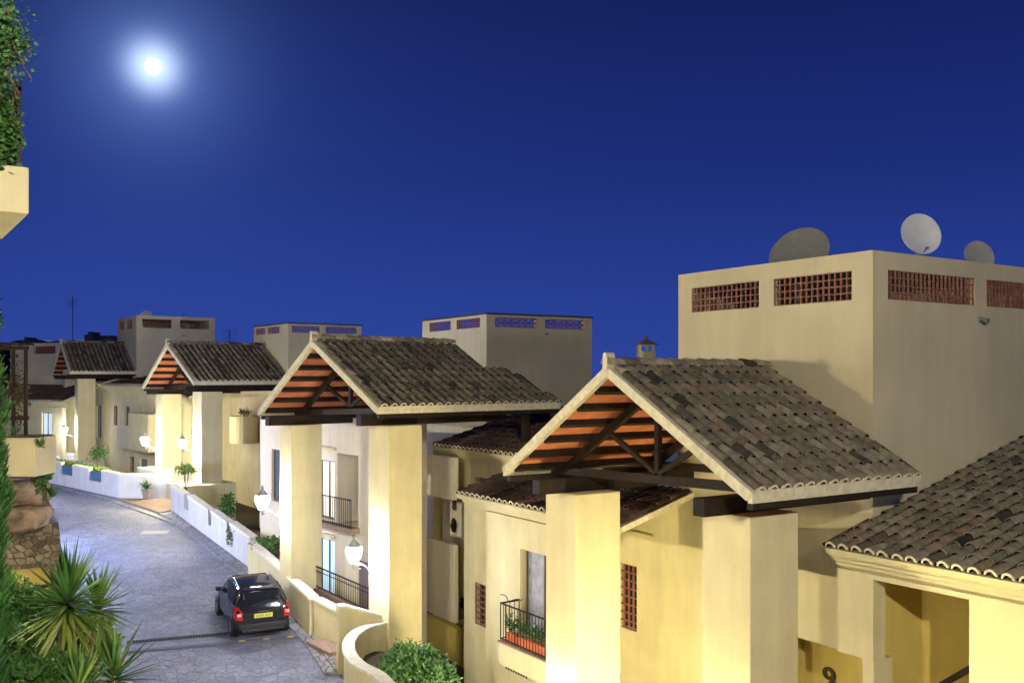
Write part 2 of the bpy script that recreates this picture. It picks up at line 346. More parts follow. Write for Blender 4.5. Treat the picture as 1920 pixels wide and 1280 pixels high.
def portico(root, W, L, zR, zL, zA, Lx=None, zx=None, seed=1, seg=6, colA=((.6, 1.72), (5.4, 6.5)), colB=(.6, 1.8), zbot=0, hi=True, struct_cols=True):
    """gabled carport-like porch: local x = b (0 front .. L back), local y = a (0 near .. W far)"""
    rnd = random.Random(seed); mid = W/2; Lx = Lx or L
    th = .05
    # decks
    for side in (0, 1):
        y0, z0 = (0, zR) if side == 0 else (W, zL)
        LL = Lx if side == 0 else L
        Sv = Vector((0, mid-y0, zA-z0)); sl = Sv.length; S = Sv.normalized(); up = Vector((1, 0, 0)).cross(S)
        if up.z < 0: up = -up
        mb = MB(); poly = [Vector((0, y0, z0)), Vector((L, y0, z0)), Vector((L, mid, zA)), Vector((0, mid, zA))]
        if side == 0 and Lx > L:
            k = (zx-zR)/(zA-zR); poly = [Vector((0, y0, z0)), Vector((Lx, y0, z0)), Vector((Lx-.55, k*mid, zx)), Vector((L, k*mid, zx)), Vector((L, mid, zA)), Vector((0, mid, zA))]
        mb.prism([p-up*.0 for p in poly], -up*th)
        deck = mb.build('portico_roof', SOFFIT, root)
        tl = MB(); ev = MB()
        def length(e, side=side, sl=sl):
            if e <= L or side == 1: return (0, sl)
            k = (zx-zR)/(zA-zR)*sl; return (0, k if e < Lx-.5 else k*max(0, (Lx-e)/.55))
        n = int(LL/.29)
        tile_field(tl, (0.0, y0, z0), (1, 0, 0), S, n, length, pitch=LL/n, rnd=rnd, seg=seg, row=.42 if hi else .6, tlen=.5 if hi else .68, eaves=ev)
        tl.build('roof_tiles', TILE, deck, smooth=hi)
        ev.build('eave_mortar', MORTAR, deck)
        # barge strip on the gable face, and verge tiles on top
        bg_ = MB(); e0 = Vector((-.07, y0, z0)); e1 = Vector((-.07, mid, zA))
        bg_.prism([e0-up*.14-S*.0, e0+up*.045-S*.06, e1+up*.045, e1-up*.14], (.12, 0, 0)); bg_.build('barge', MORTAR, deck, bevel=.012)
        if Lx == L or side == 1:
            b2 = MB(); e0 = Vector((L-.04, y0, z0)); e1 = Vector((L-.04, mid, zA)); b2.prism([e0-up*.10, e0+up*.04, e1+up*.04, e1-up*.10], (.10, 0, 0)); b2.build('barge', MORTAR, deck)
        # eave fascia: pale mortar band and dark timber under it
        sg = 1 if side == 0 else -1
        fb = MB(); fb.box(-.05, LL, y0-.045 if side == 0 else y0-.05, y0+.05 if side == 0 else y0+.045, z0-.155, z0+.045); fb.build('eave_band', MORTAR, deck, bevel=.01)
        fb = MB(); fb.box(.02, LL-.05, y0+sg*.0 if side == 0 else y0-.13, y0+.13 if side == 0 else y0, z0-.27, z0-.158); fb.build('eave_timber', WOOD, deck)
        # purlins
        for k in range(6):
            s = sl*(.06+k*.158); c = Vector((0, y0, z0))+S*s-up*(th+.07)
            pm = MB(); pm.bar(c+Vector((.06, 0, 0)), c+Vector((L-.05, 0, 0)), .11, .135, up=up); pm.build('purlin', WOOD, root)
    rt = MB(); ridge_tiles(rt, (-.05, mid, zA+.06), (L, mid, zA+.06), rnd, r=.13); rt.build('ridge_tiles', TILE, deck, smooth=hi)
    fm = MB(); fm.prism([(-.1, mid-.075, zA-.04), (-.1, mid+.075, zA-.04), (-.1, mid+.055, zA+.27), (-.1, mid, zA+.31), (-.1, mid-.055, zA+.27)], (.22, 0, 0)); fm.build('finial', MORTAR, deck, bevel=.015)
    # trusses
    for tb in ((1.25, L-.45) if hi else (1.25,)):
        t = MB(); zt = max(zR, zL)-.06
        t.bar((tb, .02, zR-.08), (tb, W-.02, zL-.08), .13, .17)
        t.bar((tb, mid, zt), (tb, mid, zA-.28), .11, .11, up=(1, 0, 0))
        for y0, z0 in ((0, zR), (W, zL)):
            sg = 1 if y0 == 0 else -1
            Sv = Vector((0, mid-y0, zA-z0)).normalized(); up = Vector((1, 0, 0)).cross(Sv); up = up if up.z > 0 else -up
            a_ = Vector((tb, y0, z0))+Sv*.35-up*.30; b_ = Vector((tb, mid, zA))-up*.30
            t.bar(a_, b_, .12, .16, up=up)
            m_ = a_.lerp(b_, .48); t.bar((tb, mid+(-sg)*.05, zt), m_, .09, .10, up=(1, 0, 0))
        t.build('truss', WOOD, root)
    # plates and columns
    for (a0, a1) in colA:
        k = ((a0+a1)/2)/W; zt = zR+(zL-zR)*k-.17
        pm = MB(); am = (a0+a1)/2; pm.box(-.03, L, am-.13, am+.13, zt-.30, zt); pm.build('plate_beam', WOOD, root)
        cm = MB(); cm.box(colB[0], colB[1], a0, a1, zbot, zt-.30); cm.build('column', CREAM, root, bevel=.025)

def wall(mb, axis, pl, u0, u1, z0, z1, th, holes=(), m=0):
    """slab wall with rectangular holes. axis 'A': plane x=pl spanning y; 'B': plane y=pl spanning x"""
    us = sorted({u0, u1, *[h for q in holes for h in q[:2] if u0 < h < u1]}); zs = sorted({z0, z1, *[h for q in holes for h in q[2:4] if z0 < h < z1]})
    def solid(i, j):
        if i < 0 or j < 0 or i >= len(us)-1 or j >= len(zs)-1: return False
        cu, cz = (us[i]+us[i+1])/2, (zs[j]+zs[j+1])/2
        return not any(h[0] < cu < h[1] and h[2] < cz < h[3] for h in holes)
    def pt(u, z, d): return (pl+d, u, z) if axis == 'A' else (u, pl+d, z)
    for i in range(len(us)-1):
        for j in range(len(zs)-1):
            if not solid(i, j): continue
            a, b, c, d = us[i], us[i+1], zs[j], zs[j+1]
            mb.face([pt(a, c, 0), pt(b, c, 0), pt(b, d, 0), pt(a, d, 0)], m=m); mb.face([pt(a, c, th), pt(b, c, th), pt(b, d, th), pt(a, d, th)], m=m)
            if not solid(i-1, j): mb.face([pt(a, c, 0), pt(a, d, 0), pt(a, d, th), pt(a, c, th)], m=m)
            if not solid(i+1, j): mb.face([pt(b, c, 0), pt(b, d, 0), pt(b, d, th), pt(b, c, th)], m=m)
            if not solid(i, j-1): mb.face([pt(a, c, 0), pt(b, c, 0), pt(b, c, th), pt(a, c, th)], m=m)
            if not solid(i, j+1): mb.face([pt(a, d, 0), pt(b, d, 0), pt(b, d, th), pt(a, d, th)], m=m)

def grille(parent, axis, pl, u0, u1, z0, z1, nu, nz, depth=.045, diag=False, back=None, bw=.026):
    mb = MB(); pu, pz = (u1-u0)/nu, (z1-z0)/nz
    def bx(a, b, c, d, e=0):
        if axis == 'A': mb.box(pl+.02+e, pl+.02+depth-e, a, b, c, d)
        else: mb.box(a, b, pl+.02+e, pl+.02+depth-e, c, d)
    for k in range(nz+1): z = z0+k*pz; bx(u0+.002, u1-.002, z-bw/2, z+bw/2)
    if not diag:
        for k in range(nu+1): u = u0+k*pu; bx(max(u-bw/2, u0+.001), min(u+bw/2, u1-.001), z0+bw/2, z1-bw/2, .003)
    else:
        for k in range(nu):
            for j in range(nz):
                for s in (0, 1):
                    ua, ub = (u0+k*pu, u0+(k+1)*pu) if s == 0 else (u0+(k+1)*pu, u0+k*pu)
                    if axis == 'A': mb.bar((pl+.08, ua, z0+j*pz), (pl+.08, ub, z0+(j+1)*pz), depth, bw, up=(1, 0, 0))
                    else: mb.bar((ua, pl+.08, z0+j*pz), (ub, pl+.08, z0+(j+1)*pz), depth, bw, up=(0, 1, 0))
    g = mb.build('lattice_grille', TERRA, parent)
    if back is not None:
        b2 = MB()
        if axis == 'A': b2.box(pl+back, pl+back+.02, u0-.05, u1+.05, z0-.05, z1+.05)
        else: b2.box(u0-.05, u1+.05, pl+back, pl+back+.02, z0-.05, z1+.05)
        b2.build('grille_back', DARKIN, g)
    return g

def tower(root, b0, a0, b1, a1, z0, z1, gl, gr, gz, nz=4, cap=None, diag_r=False, mat_=TOWER, deck=None, nus=None):
    """square stair tower; gl: grille spans on the left (A) face, gr: on the near (B) face"""
    zb, zt = gz; mb = MB(); th = .22
    wall(mb, 'A', b0, a0, a1, z0, z1, th, [(p, q, zb, zt) for p, q in gl])
    wall(mb, 'B', a0, b0+th, b1, z0, z1, th, [(p, q, zb, zt) for p, q in gr])
    zr = zb-.12 if cap else z1
    wall(mb, 'A', b1-th, a0+th, a1, z0, zr, th)
    wall(mb, 'B', a1-th, b0+th, b1-th, z0, zr, th)
    if not cap: mb.box(b0+th, b1-th, a0+th, a1-th, z1-.2, z1-.06)
    t = mb.build('tower', mat_, root)
    dk = MB(); zd = deck or (zb-.35); dk.box(b0+th, b1-th, a0+th, a1-th, zd-.15, zd); dk.build('terrace_deck', mat('deck', (.25, .18, .13), .9), t)
    pz = (zt-zb)/nz
    for p, q in gl: grille(t, 'A', b0, p, q, zb, zt, max(3, round((q-p)/pz*1.05)), nz, depth=.045)
    for p, q in gr: grille(t, 'B', a0, p, q, zb, zt, max(3, round((q-p)/pz*(.62 if diag_r else 1.05))), nz, depth=.045, diag=diag_r, bw=.022 if diag_r else .026)
    if cap:
        cm = MB(); e = .04
        cm.box(b0-e, b1+e, a0-e, a0+th+e, z1+.002, z1+.07)
        cm.box(b0-e, b0+th+e, a0+th+e, a1, z1+.002, z1+.07)
        cm.build('coping', cap, t)
    return t

def low_roof(root, b0, b1, a0, a1, z0, z1, seed=1, m=TILE2, cornice=True, hi=True, verge_near=True, ca0=None):
    """mono-pitch roof: eave at x=b0 rising to x=b1"""
    rnd = random.Random(seed); S = Vector((b1-b0, 0, z1-z0)); sl = S.length; S.normalize(); up = S.cross(Vector((0, 1, 0)))
    if up.z < 0: up = -up
    mb = MB(); mb.prism([Vector((b0, a0, z0)), Vector((b1, a0, z1)), Vector((b1, a1, z1)), Vector((b0, a1, z0))], -up*.10)
    dk = mb.build('low_roof', CREAM, root)
    tl, ev = MB(), MB(); n = int((a1-a0)/.275)
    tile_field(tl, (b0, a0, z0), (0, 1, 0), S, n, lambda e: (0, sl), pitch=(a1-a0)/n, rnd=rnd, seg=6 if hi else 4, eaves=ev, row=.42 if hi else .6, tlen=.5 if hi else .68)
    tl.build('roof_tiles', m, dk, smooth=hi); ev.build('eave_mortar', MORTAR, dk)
    if cornice:
        cb = MB()
        for k, (dx, dz) in enumerate(((.06, .10), (.17, .20), (.28, .30), (.40, .44))):
            cb.box(b0+dx, b0+dx+.11+(.02 if k < 3 else .05), ca0 or a0+.03, a1-.03, z0-dz-.03, z0-dz+.10-(0 if k else .02))
        cb.build('cornice', CREAM, dk, bevel=.012)
    if verge_near:
        vb = MB(); e0 = Vector((b0, a0-.05, z0)); e1 = Vector((b1, a0-.05, z1)); vb.prism([e0-up*.10, e0+up*.03, e1+up*.03, e1-up*.10], (0, .06, 0)); vb.build('verge', MORTAR, dk)
    return dk

def window(root, axis, pl, u0, u1, z0, z1, depth=.16, leaves=2, curt=True, frame=ALU, glass=GLASS, sill=False, name='window', split=None):
    """glazed door or window set back in a wall opening"""
    mb = MB(); fw = .06
    def bx(m_, a, b, c, d, e0, e1):
        if axis == 'A': m_.box(pl+e0, pl+e1, a, b, c, d)
        else: m_.box(a, b, pl+e0, pl+e1, c, d)
    bx(mb, u0+.002, u0+fw, z0, z1, depth, depth+.06); bx(mb, u1-fw, u1-.002, z0, z1, depth, depth+.06)
    bx(mb, u0+fw, u1-fw, z1-fw, z1-.002, depth, depth+.06); bx(mb, u0+fw, u1-fw, z0+.002, z0+fw, depth, depth+.06)
    for k in range(1, leaves): u = u0+(u1-u0)*k/leaves; bx(mb, u-fw*.6, u+fw*.6, z0+fw, z1-fw, depth-.01, depth+.055)
    if split: bx(mb, u0+fw, u1-fw, z0+(z1-z0)*split-.03, z0+(z1-z0)*split+.03, depth+.005, depth+.05)
    wn = mb.build(name, frame, root, bevel=.006)
    g = MB(); bx(g, u0+.01, u1-.01, z0+.01, z1-.01, depth+.025, depth+.035); g.build('pane', glass, wn)
    return wn

def railing(root, pts, z0, z1, step=.11, name='railing', m=IRON, mid=False):
    mb = MB()
    for p, q in zip(pts[:-1], pts[1:]):
        p, q = Vector((*p, 0)), Vector((*q, 0)); n = max(1, int((q-p).length/step))
        for z, r in ((z1, .02), (z0+.06, .014))+(((z1-.14, .012),) if mid else ()): mb.bar(p+Vector((0, 0, z)), q+Vector((0, 0, z)), r*2, r*1.6)
        for k in range(n+1):
            c = p.lerp(q, k/n); e = .014 if k % n else .02
            mb.bar(c+Vector((0, 0, z0)), c+Vector((0, 0, z1)), e, e, up=(1, 0, 0))
    return mb.build(name, m, root)

# ------------------------------------------------------------ lanterns
LG = {}
def glow(color, s, key):
    if key not in LG:
        m = bpy.data.materials.new('lamp_glass_'+key); m.use_nodes = True; nt = m.node_tree; nt.nodes.clear()
        e = N(nt, 'ShaderNodeEmission'); e.inputs[0].default_value = (*color, 1); e.inputs[1].default_value = s*.78
        o = N(nt, 'ShaderNodeOutputMaterial'); nt.links.new(e.outputs[0], o.inputs[0]); LG[key] = m
    return LG[key]
def lantern(loc, rz, gm, label, s=1.0, post=0):
    """scroll-bracket lantern; local +x points to the wall it is fixed to; globe centre 0.75 m out"""
    t = thing('wall_lantern' if not post else 'unseen_lantern', label, 'lantern', 'lit lanterns of the street', loc, rz)
    if not post:
        mb = MB(); pts = [(-.0+.72*k/14, 0, -.42*s+.10*math.sin(k/14*2*math.pi*1.0)) for k in range(15)]
        mb.tube(pts, .022, 6)
        mb.tube([(.52+.10*math.cos(a), 0, -.50+.10*math.sin(a)) for a in [k*.5 for k in range(11)]], .014, 5)
        mb.tube([(.18+.07*math.cos(a), 0, -.36+.07*math.sin(a)) for a in [k*.5 for k in range(11)]], .012, 5)
        mb.box(.70, .735, -.06, .06, -.62, -.28); mb.tube([(0, 0, -.42), (0, 0, -.26)], .025, 6)
        mb.build('bracket', WROUGHT, t)
    else:
        mb = MB(); mb.tube([(0, 0, -post), (0, 0, -.25)], [.06, .035], 8); mb.lathe([(.14, -post), (.14, -post+.1), (.07, -post+.35), (.06, -post+.4)]); mb.build('pole', IRON, t)
    g = MB(); g.lathe([(.0, -.25), (.09, -.23), (.155, -.13), (.20, 0), (.205, .08), (.18, .15), (0, .16)], seg=14); t.scale = (1.08,)*3; g.build('glass', gm, t)
    cp = MB(); cp.lathe([(.20, .155), (.19, .17), (.15, .21), (.08, .29), (.04, .32), (.03, .36), (.045, .40), (.0, .47)], seg=8); cp.lathe([(.12, -.27), (.12, -.245), (0, -.27)], seg=8); cp.build('cap', WROUGHT, t)
    return t
WROUGHT = mat('painted_iron', (.32, .32, .33), .5, spec=.5)

# ============================================================ BUILDINGS
F4 = Frame(3.79, 15.0, 33.2)
F3 = Frame(-3.52, 25.1, 39.8)
F2 = Frame(-16.2, 48.5, 41.0)
F1 = Frame(-31.07, 66.9, 35.0)
def broot(Fr, label): return thing('apartment_building', label, 'building', 'row of cream apartment buildings', (Fr.X, Fr.Y, 0), Fr.t)

# ---------------- nearest building
b4 = broot(F4, 'nearest cream apartment building, with the tall tower carrying three dishes and the number 9')
portico(b4, 7.17, 4.37, 8.15, 7.96, 10.15, seed=4)
zt4 = 12.42
aL = F4.A(1272, 4.4)
gl = sorted([tuple(sorted((F4.A(1423, 4.4), F4.A(1297, 4.4)))), tuple(sorted((F4.A(1597, 4.4), F4.A(1450, 4.4))))])
gr = [(F4.B(1665, 1.0), F4.B(1828, 1.0)), (F4.B(1850, 1.0), F4.B(1850, 1.0)+1.9)]
tower(b4, 4.4, 1.0, 11.2, aL, 6.0, zt4, gl, gr, (11.49, 12.07), nz=4)
# facade under the tower and to the left behind the columns
zn = 4.75
mb = MB()
g9a0, g9a1 = F4.A(1194, 4.4), F4.A(1172, 4.4)
zq0, zq1 = F4.Z(1185, 4.4, g9a0), F4.Z(1062, 4.4, g9a0)
wall(mb, 'A', 4.4, 1.0, 12.9, 0, 7.3, .3, [(.9, 3.4, -1, 4.58), (g9a0, g9a1+.25, zq0, zq1)])
mb.build('facade', CREAM, b4)
grille(b4, 'A', 4.4, g9a0, g9a1+.25, zq0, zq1, 4, 8, back=.22, bw=.035)
nb = MB(); nb.box(4.34, 4.4, F4.A(1225, 4.4), F4.A(1175, 4.4)+1, 6.02, 6.08); nb.build('string_course', CREAM, b4)
# niche with the house number
mb = MB(); mb.box(5.3, 5.4, -.5, 4.2, 0, zn+.1); mb.box(4.7, 5.3, 3.4, 3.5, 0, zn); mb.build('porch_niche', YELLOW, b4)
def text_mesh(s, size, depth, m, parent, M4, name='house_number'):
    cu = bpy.data.curves.new(name, 'FONT'); cu.body = s; cu.size = size; cu.extrude = depth; cu.align_x = 'CENTER'; cu.align_y = 'CENTER'; cu.offset = size*.018
    to = bpy.data.objects.new('t', cu); me = bpy.data.meshes.new_from_object(to); bpy.data.objects.remove(to)
    o = bpy.data.objects.new(name, me); C.objects.link(o); me.materials.append(m); o.parent = parent; o.matrix_local = M4; return o
FACEA = Matrix(((0, 0, -1, 0), (-1, 0, 0, 0), (0, 1, 0, 0), (0, 0, 0, 1)))    # text facing -x, reading towards -y
def face_a(b, a, z, sx=1): return Matrix.Translation((b, a, z)) @ FACEA @ Matrix.Diagonal((sx, 1, 1, 1))
BRASS = mat('dark_bronze', (.035, .018, .01), .6)
a9 = F4.A(1554, 5.28); text_mesh('9', .62, .012, BRASS, b4, face_a(5.28, a9, F4.Z(1272, 5.28, a9), 1.1))
# right-hand lower wing
low_roof(b4, 3.0, 10.6, -7.0, 1.0, 6.85, 6.85+7.6*.262, seed=9, m=TILE)
oa1, oa0 = .23, -1.58
mb = MB(); wall(mb, 'A', 3.35, -7.0, 1.0, 0, 6.45, .35, [(oa0, oa1, -1, 6.36), (.45, 1.1, -1, zn+.15)]); mb.build('wing_wall', CREAM, b4)
mb = MB(); mb.box(3.36, 3.9, oa1-.01, oa1+.2, 0, 4.9); mb.build('jamb_step', CREAM, b4, bevel=.01)
mb = MB(); mb.box(5.2, 5.35, -5, 1.1, 0, 6.4); mb.box(3.7, 5.2, .5, .6, 0, 6.4); mb.box(3.7, 5.2, -3.2, -3.1, 0, 6.4); mb.box(3.7, 5.35, -5, 1.0, 6.40, 6.5); mb.build('recess_wall', YELLOW, b4)
ha, hb = F4.A(1760, 4.2), F4.A(1830, 4.2); p0, p1 = Vector((4.2, ha, F4.Z(1286, 4.2, ha))), Vector((4.2, hb, F4.Z(1246, 4.2, hb)))
mb = MB(); mb.bar(p0, p1, .08, .10); mb.bar(p0-Vector((0, 0, .35)), p1-Vector((0, 0, .35)), .05, .05)
mb.build('stair_handrail', WOOD, b4)
# low roof and bay with the balcony on the left
low_roof(b4, 2.2, 4.42, 5.9, 13.2, 6.62, 7.26, seed=5, m=TILE2, ca0=8.3)
mb = MB(); wa0, wa1 = 8.5, F4.A(911, 2.5)
wn1 = F4.A(975, 2.5); wn0 = wn1-1.7; wz1 = F4.Z(1028, 2.5, wn1); wz0 = wz1-2.3
wall(mb, 'A', 2.5, wa0, wa1, 2.35, 6.25, .3, [(wn0, wn1, wz0, wz1)])
wall(mb, 'B', wa0, 2.8, 4.4, 2.35, 6.25, .2); wall(mb, 'B', wa1-.2, 2.8, 4.4, 2.35, 6.25, .2); mb.box(2.8, 4.4, wa0+.2, wa1-.2, 2.35, 2.5)
mb.build('bay', CREAM, b4)
mb = MB(); mb.box(2.85, 3.1, wa0+.4, wa1+.1, 0, 2.34); mb.build('base_wall', CREAM, b4)
window(b4, 'A', 2.5, wn0, wn1, wz0, wz1, depth=.2, leaves=2, glass=mat('curtained_glass', (.36, .38, .48), .12, .25, 5, spec=.8), name='balcony_door')
bz = F4.Z(1215, 1.9, F4.A(935, 1.9)); ba1 = F4.A(934, 1.85); ba0 = wn0-.6
zb0 = wz0-.62
mb = MB(); mb.box(1.85, 2.5, ba0, ba1, zb0, wz0-.06); mb.build('balcony_slab', CREAM, b4, bevel=.015)
mb = MB(); mb.box(1.83, 2.5, ba0, ba1+.02, wz0-.058, wz0-.02); mb.build('balcony_floor', PAVER, b4)
railing(b4, [(1.9, ba0+.04), (1.9, ba1-.04), (2.48, ba1-.04)], wz0-.02, wz0+.95, step=.13, name='balcony_railing')
mb = MB(); pts = [(1.9+.05*math.sin(k*.9), ba1-.04-1.1*k/12, wz0+1.12+.20*(k/12-.35)**2*2+.03*math.sin(k)) for k in range(13)]; mb.tube(pts, .012, 5); mb.build('awning_rod', IRON, b4)
# recessed lower wall, its grille, small barred window under the balcony
mb = MB(); rz0 = 0
ra1 = F4.A(870, 3.3); ra0 = wa1-.2
q0, q1 = F4.A(909, 3.3), F4.A(890, 3.3); qz0, qz1 = F4.Z(1168, 3.3, q1), F4.Z(1090, 3.3, q1)
wall(mb, 'A', 3.3, ra0, ra1, 0, 6.25, .3, [(q0-.25, q1, qz0, qz1)]); mb.build('recessed_wall', CREAM, b4)
grille(b4, 'A', 3.3, q0-.25, q1, qz0, qz1, 3, 7, back=.2, bw=.04)
sg0, sg1 = F4.A(988, 2.8), F4.A(950, 2.8)
mb = MB(); mb.box(2.82, 2.86, sg0, sg1, F4.Z(1268, 2.8, sg0), F4.Z(1240, 2.8, sg1)); bw_ = mb.build('basement_window', DARKIN, b4)
mb = MB(); [mb.box(2.77, 2.80, sg0+(sg1-sg0)*k/8-.012, sg0+(sg1-sg0)*k/8+.012, F4.Z(1268, 2.8, sg0)-.04, F4.Z(1240, 2.8, sg1)+.04) for k in range(9)]; mb.build('window_bars', IRON, bw_)
# upper-left roof further along, with its wall and small grille
ua0, ua1 = 12.6, 18.3
low_roof(b4, 4.2, 8.6, ua0, ua1, 7.6, 8.85, seed=6, m=TILE2)
mb = MB(); v0, v1 = F4.A(929, 4.62), F4.A(890, 4.62); vz1 = F4.Z(893, 4.62, v1)
uw1 = F4.A(870, 4.62); wall(mb, 'A', 4.62, ua0+.2, uw1, 0, 7.2, .3, [(v0, v1, vz1-.75, vz1)]); mb.build('upper_wall', CREAM, b4)
grille(b4, 'A', 4.62, v0, v1, vz1-.75, vz1, 8, 3, back=.2, bw=.035)
mb = MB(); mb.box(5.4, 5.6, uw1-.5, 20.5, 0, 7.3); mb.build('stair_wall', YELLOW, b4)
# stair landings with solid parapets between the buildings
pa0, pa1 = F4.A(852, 4.0), 20.2
for (vt, vb) in ((858, 938), (1022, 1168)):
    mb = MB(); mb.box(4.0, 4.15, pa0, pa1, F4.Z(vb, 4.0, pa0), F4.Z(vt, 4.0, pa0)); mb.build('landing_parapet', PANEL, b4, bevel=.01)
for vb in (938, 1172): mb = MB(); z = F4.Z(vb, 4.0, pa0); mb.box(4.16, 7.5, pa0, pa1, z, z+.16); mb.build('landing_floor', PAVER, b4)
mb = MB(); mb.box(3.9, 4.1, F4.A(870, 3.9)+.02, pa1, 0, F4.Z(1172, 4.0, pa0)-.01); mb.build('base_wall', YELLOW, b4)
mb = MB(); mb.box(7.5, 7.7, 14, 32, 0, 8.0); mb.build('stairwell_wall', PANEL, b4)
mb = MB(); sa1 = F4.A(830, 4.9); sa0 = F4.A(872, 4.9); mb.box(4.9, 5.1, sa0, sa1, F4.Z(1015, 4.9, sa1), F4.Z(938, 4.9, sa1)+.1); mb.build('sign_wall', PANEL, b4)
a8 = F4.A(852, 4.88); text_mesh('8', .5, .015, BRASS, b4, face_a(4.87, a8, F4.Z(947, 4.87, a8), 1.0))
mb = MB(); zc = F4.Z(984, 4.87, a8)
mb.lathe([(.0, -.26), (.07, -.22), (.10, -.1), (.14, .02), (.10, .14), (.03, .24), (0, .26)], (4.85, a8, zc), seg=10); mb.build('wall_ornament', BRASS, b4)
mb = MB(); ab = F4.A(866, 4.5); mb.box(4.5, 4.62, ab-.12, ab+.12, F4.Z(1140, 4.5, ab), F4.Z(1121, 4.5, ab)); mb.build('meter_box', IRON, b4)
# security lamp on the tower, chimney behind the ridge
mb = MB(); bb = F4.B(1840, .95); zz = F4.Z(598, bb, .95); mb.box(bb-.05, bb+.05, .93, 1.0, zz-.05, zz+.05); mb.tube([(bb, .95, zz), (bb+.02, .80, zz-.05)], [.04, .06], 8); mb.build('security_lamp', METAL, b4)

# chimney between buildings
Pc = P(1211, 662, 30)
t = thing('chimney', 'small tiled chimney pot rising behind the nearest portico ridge', 'chimney', loc=(Pc.x, Pc.y, Pc.z))
mb = MB(); mb.box(-.26, .26, -.26, .26, -3.5, .02); mb.build('shaft', TOWER, t)
mb = MB(); wall(mb, 'B', -.25, -.25, .25, .02, .26, .06, [(-.17, -.04, .06, .22), (.04, .17, .06, .22)]); wall(mb, 'A', -.25, -.19, .25, .02, .26, .06, [(-.14, -.02, .06, .22), (.06, .19, .06, .22)]); mb.build('vent', TOWER, t)
mb = MB(); mb.mesh([(-.36, -.36, .26), (.36, -.36, .26), (.36, .36, .26), (-.36, .36, .26), (0, 0, .46)], [(0, 1, 4), (1, 2, 4), (2, 3, 4), (3, 0, 4), (0, 3, 2, 1)]); mb.box(-.04, .04, -.04, .04, .42, .55); mb.build('cap', TILE, t)

# ---------------- third building of the row (second portico from the right)
b3 = broot(F3, 'cream apartment building behind the black car, lattice tower with open crossed screens')
portico(b3, 7.17, 5.07, 9.155, 8.88, 11.02, Lx=6.5, zx=10.22, seed=3, colA=((.45, 1.5), (6.2, 7.0)), colB=(.6, 1.7))
mb = MB(); o3 = MB()
rnd = random.Random(33)
T3 = Frame(-.0269*38, 38.0, 31.0)
t3 = thing('stair_tower', 'mid-sized square tower with dark coping and crossed lattice right of the second portico', 'tower', 'towers with a look of their own', (T3.X, T3.Y, 0), T3.t)
a3 = T3.A(792, 0); b3w = T3.B(1110, 0)
tw = tower(t3, 0, 0, b3w, a3, 4, 12.47, sorted([tuple(sorted((T3.A(845, 0), T3.A(805, 0)))), tuple(sorted((T3.A(900, 0), T3.A(856, 0))))]),
      [(T3.B(928, 0), T3.B(1006, 0)), (T3.B(1022, 0), T3.B(1095, 0))], (11.97, 12.37), nz=2, cap=mat('dark_coping', (.05, .04, .045), .8), diag_r=True)
mb = MB(); bb = T3.B(1026, -.05); zz = T3.Z(626, bb, 0); mb.box(bb-.06, bb+.06, -.14, -.0, zz-.05, zz+.04); mb.build('security_lamp', METAL, t3)
# facade with the loggia
d0, d1 = 7.7, 8.85
mb = MB()
wall(mb, 'A', 3.0, 3.0, 13.6, 0, 8.6, .3, [(6.1, 7.5, 4.95, 7.35), (d0, d1, 5.0, 7.05), (d0, d1, 1.95, 4.3), (11.9, 12.6, 5.2, 7.2)])
mb.box(5.0, 5.2, 6.0, 13.6, 0, 8.6); mb.box(3.3, 5.0, 7.5, 7.7, 0, 8.6); mb.box(3.3, 5.0, 5.0, 5.2, 0, 8.6); mb.box(3.3, 5.0, 5.2, 13.6, 4.7, 4.95); mb.box(3.3, 5.0, 5.2, 13.6, 7.35, 7.5)
mb.build('facade', PANEL, b3)
LITW = mat('lit_curtain', (.6, .55, .45), .9, emit=((1, .9, .72), .75)); LITB = mat('lit_blue_glass', (.4, .5, .6), .4, emit=((.62, .82, 1), .8))
window(b3, 'A', 3.0, d0, d1, 5.0, 7.05, depth=.12, glass=LITW, name='balcony_door')
window(b3, 'A', 3.0, d0, d1, 1.95, 4.3, depth=.12, glass=LITB, frame=mat('blue_frame', (.04, .12, .22), .4), name='patio_door')
window(b3, 'A', 3.0, 11.9, 12.6, 5.2, 7.2, depth=.1, leaves=1)
mb = MB(); mb.box(2.62, 3.0, 6.0, 9.1, 4.78, 4.95); mb.build('balcony_slab', PAVER, b3)
railing(b3, [(2.66, 6.0), (2.66, 9.1)], 4.95, 5.9, step=.12, name='balcony_railing')
for z_ in (4.42, 7.45): mb = MB(); mb.box(2.9, 3.0, 7.6, 11.2, z_, z_+.08); mb.build('string_course', CREAM, b3)
mb = MB(); mb.box(2.9, 2.96, 5.0, 5.9, 2.4, 3.9); mb.build('wall_panel', mat('mauve_door', (.25, .19, .19), .6), b3)
mb = MB(); mb.tube([(5.8, .8, 9.0), (5.8, .8, 6.5)], .14, 8); mb.build('downpipe', WOOD, b3)
# back wing under the second roof

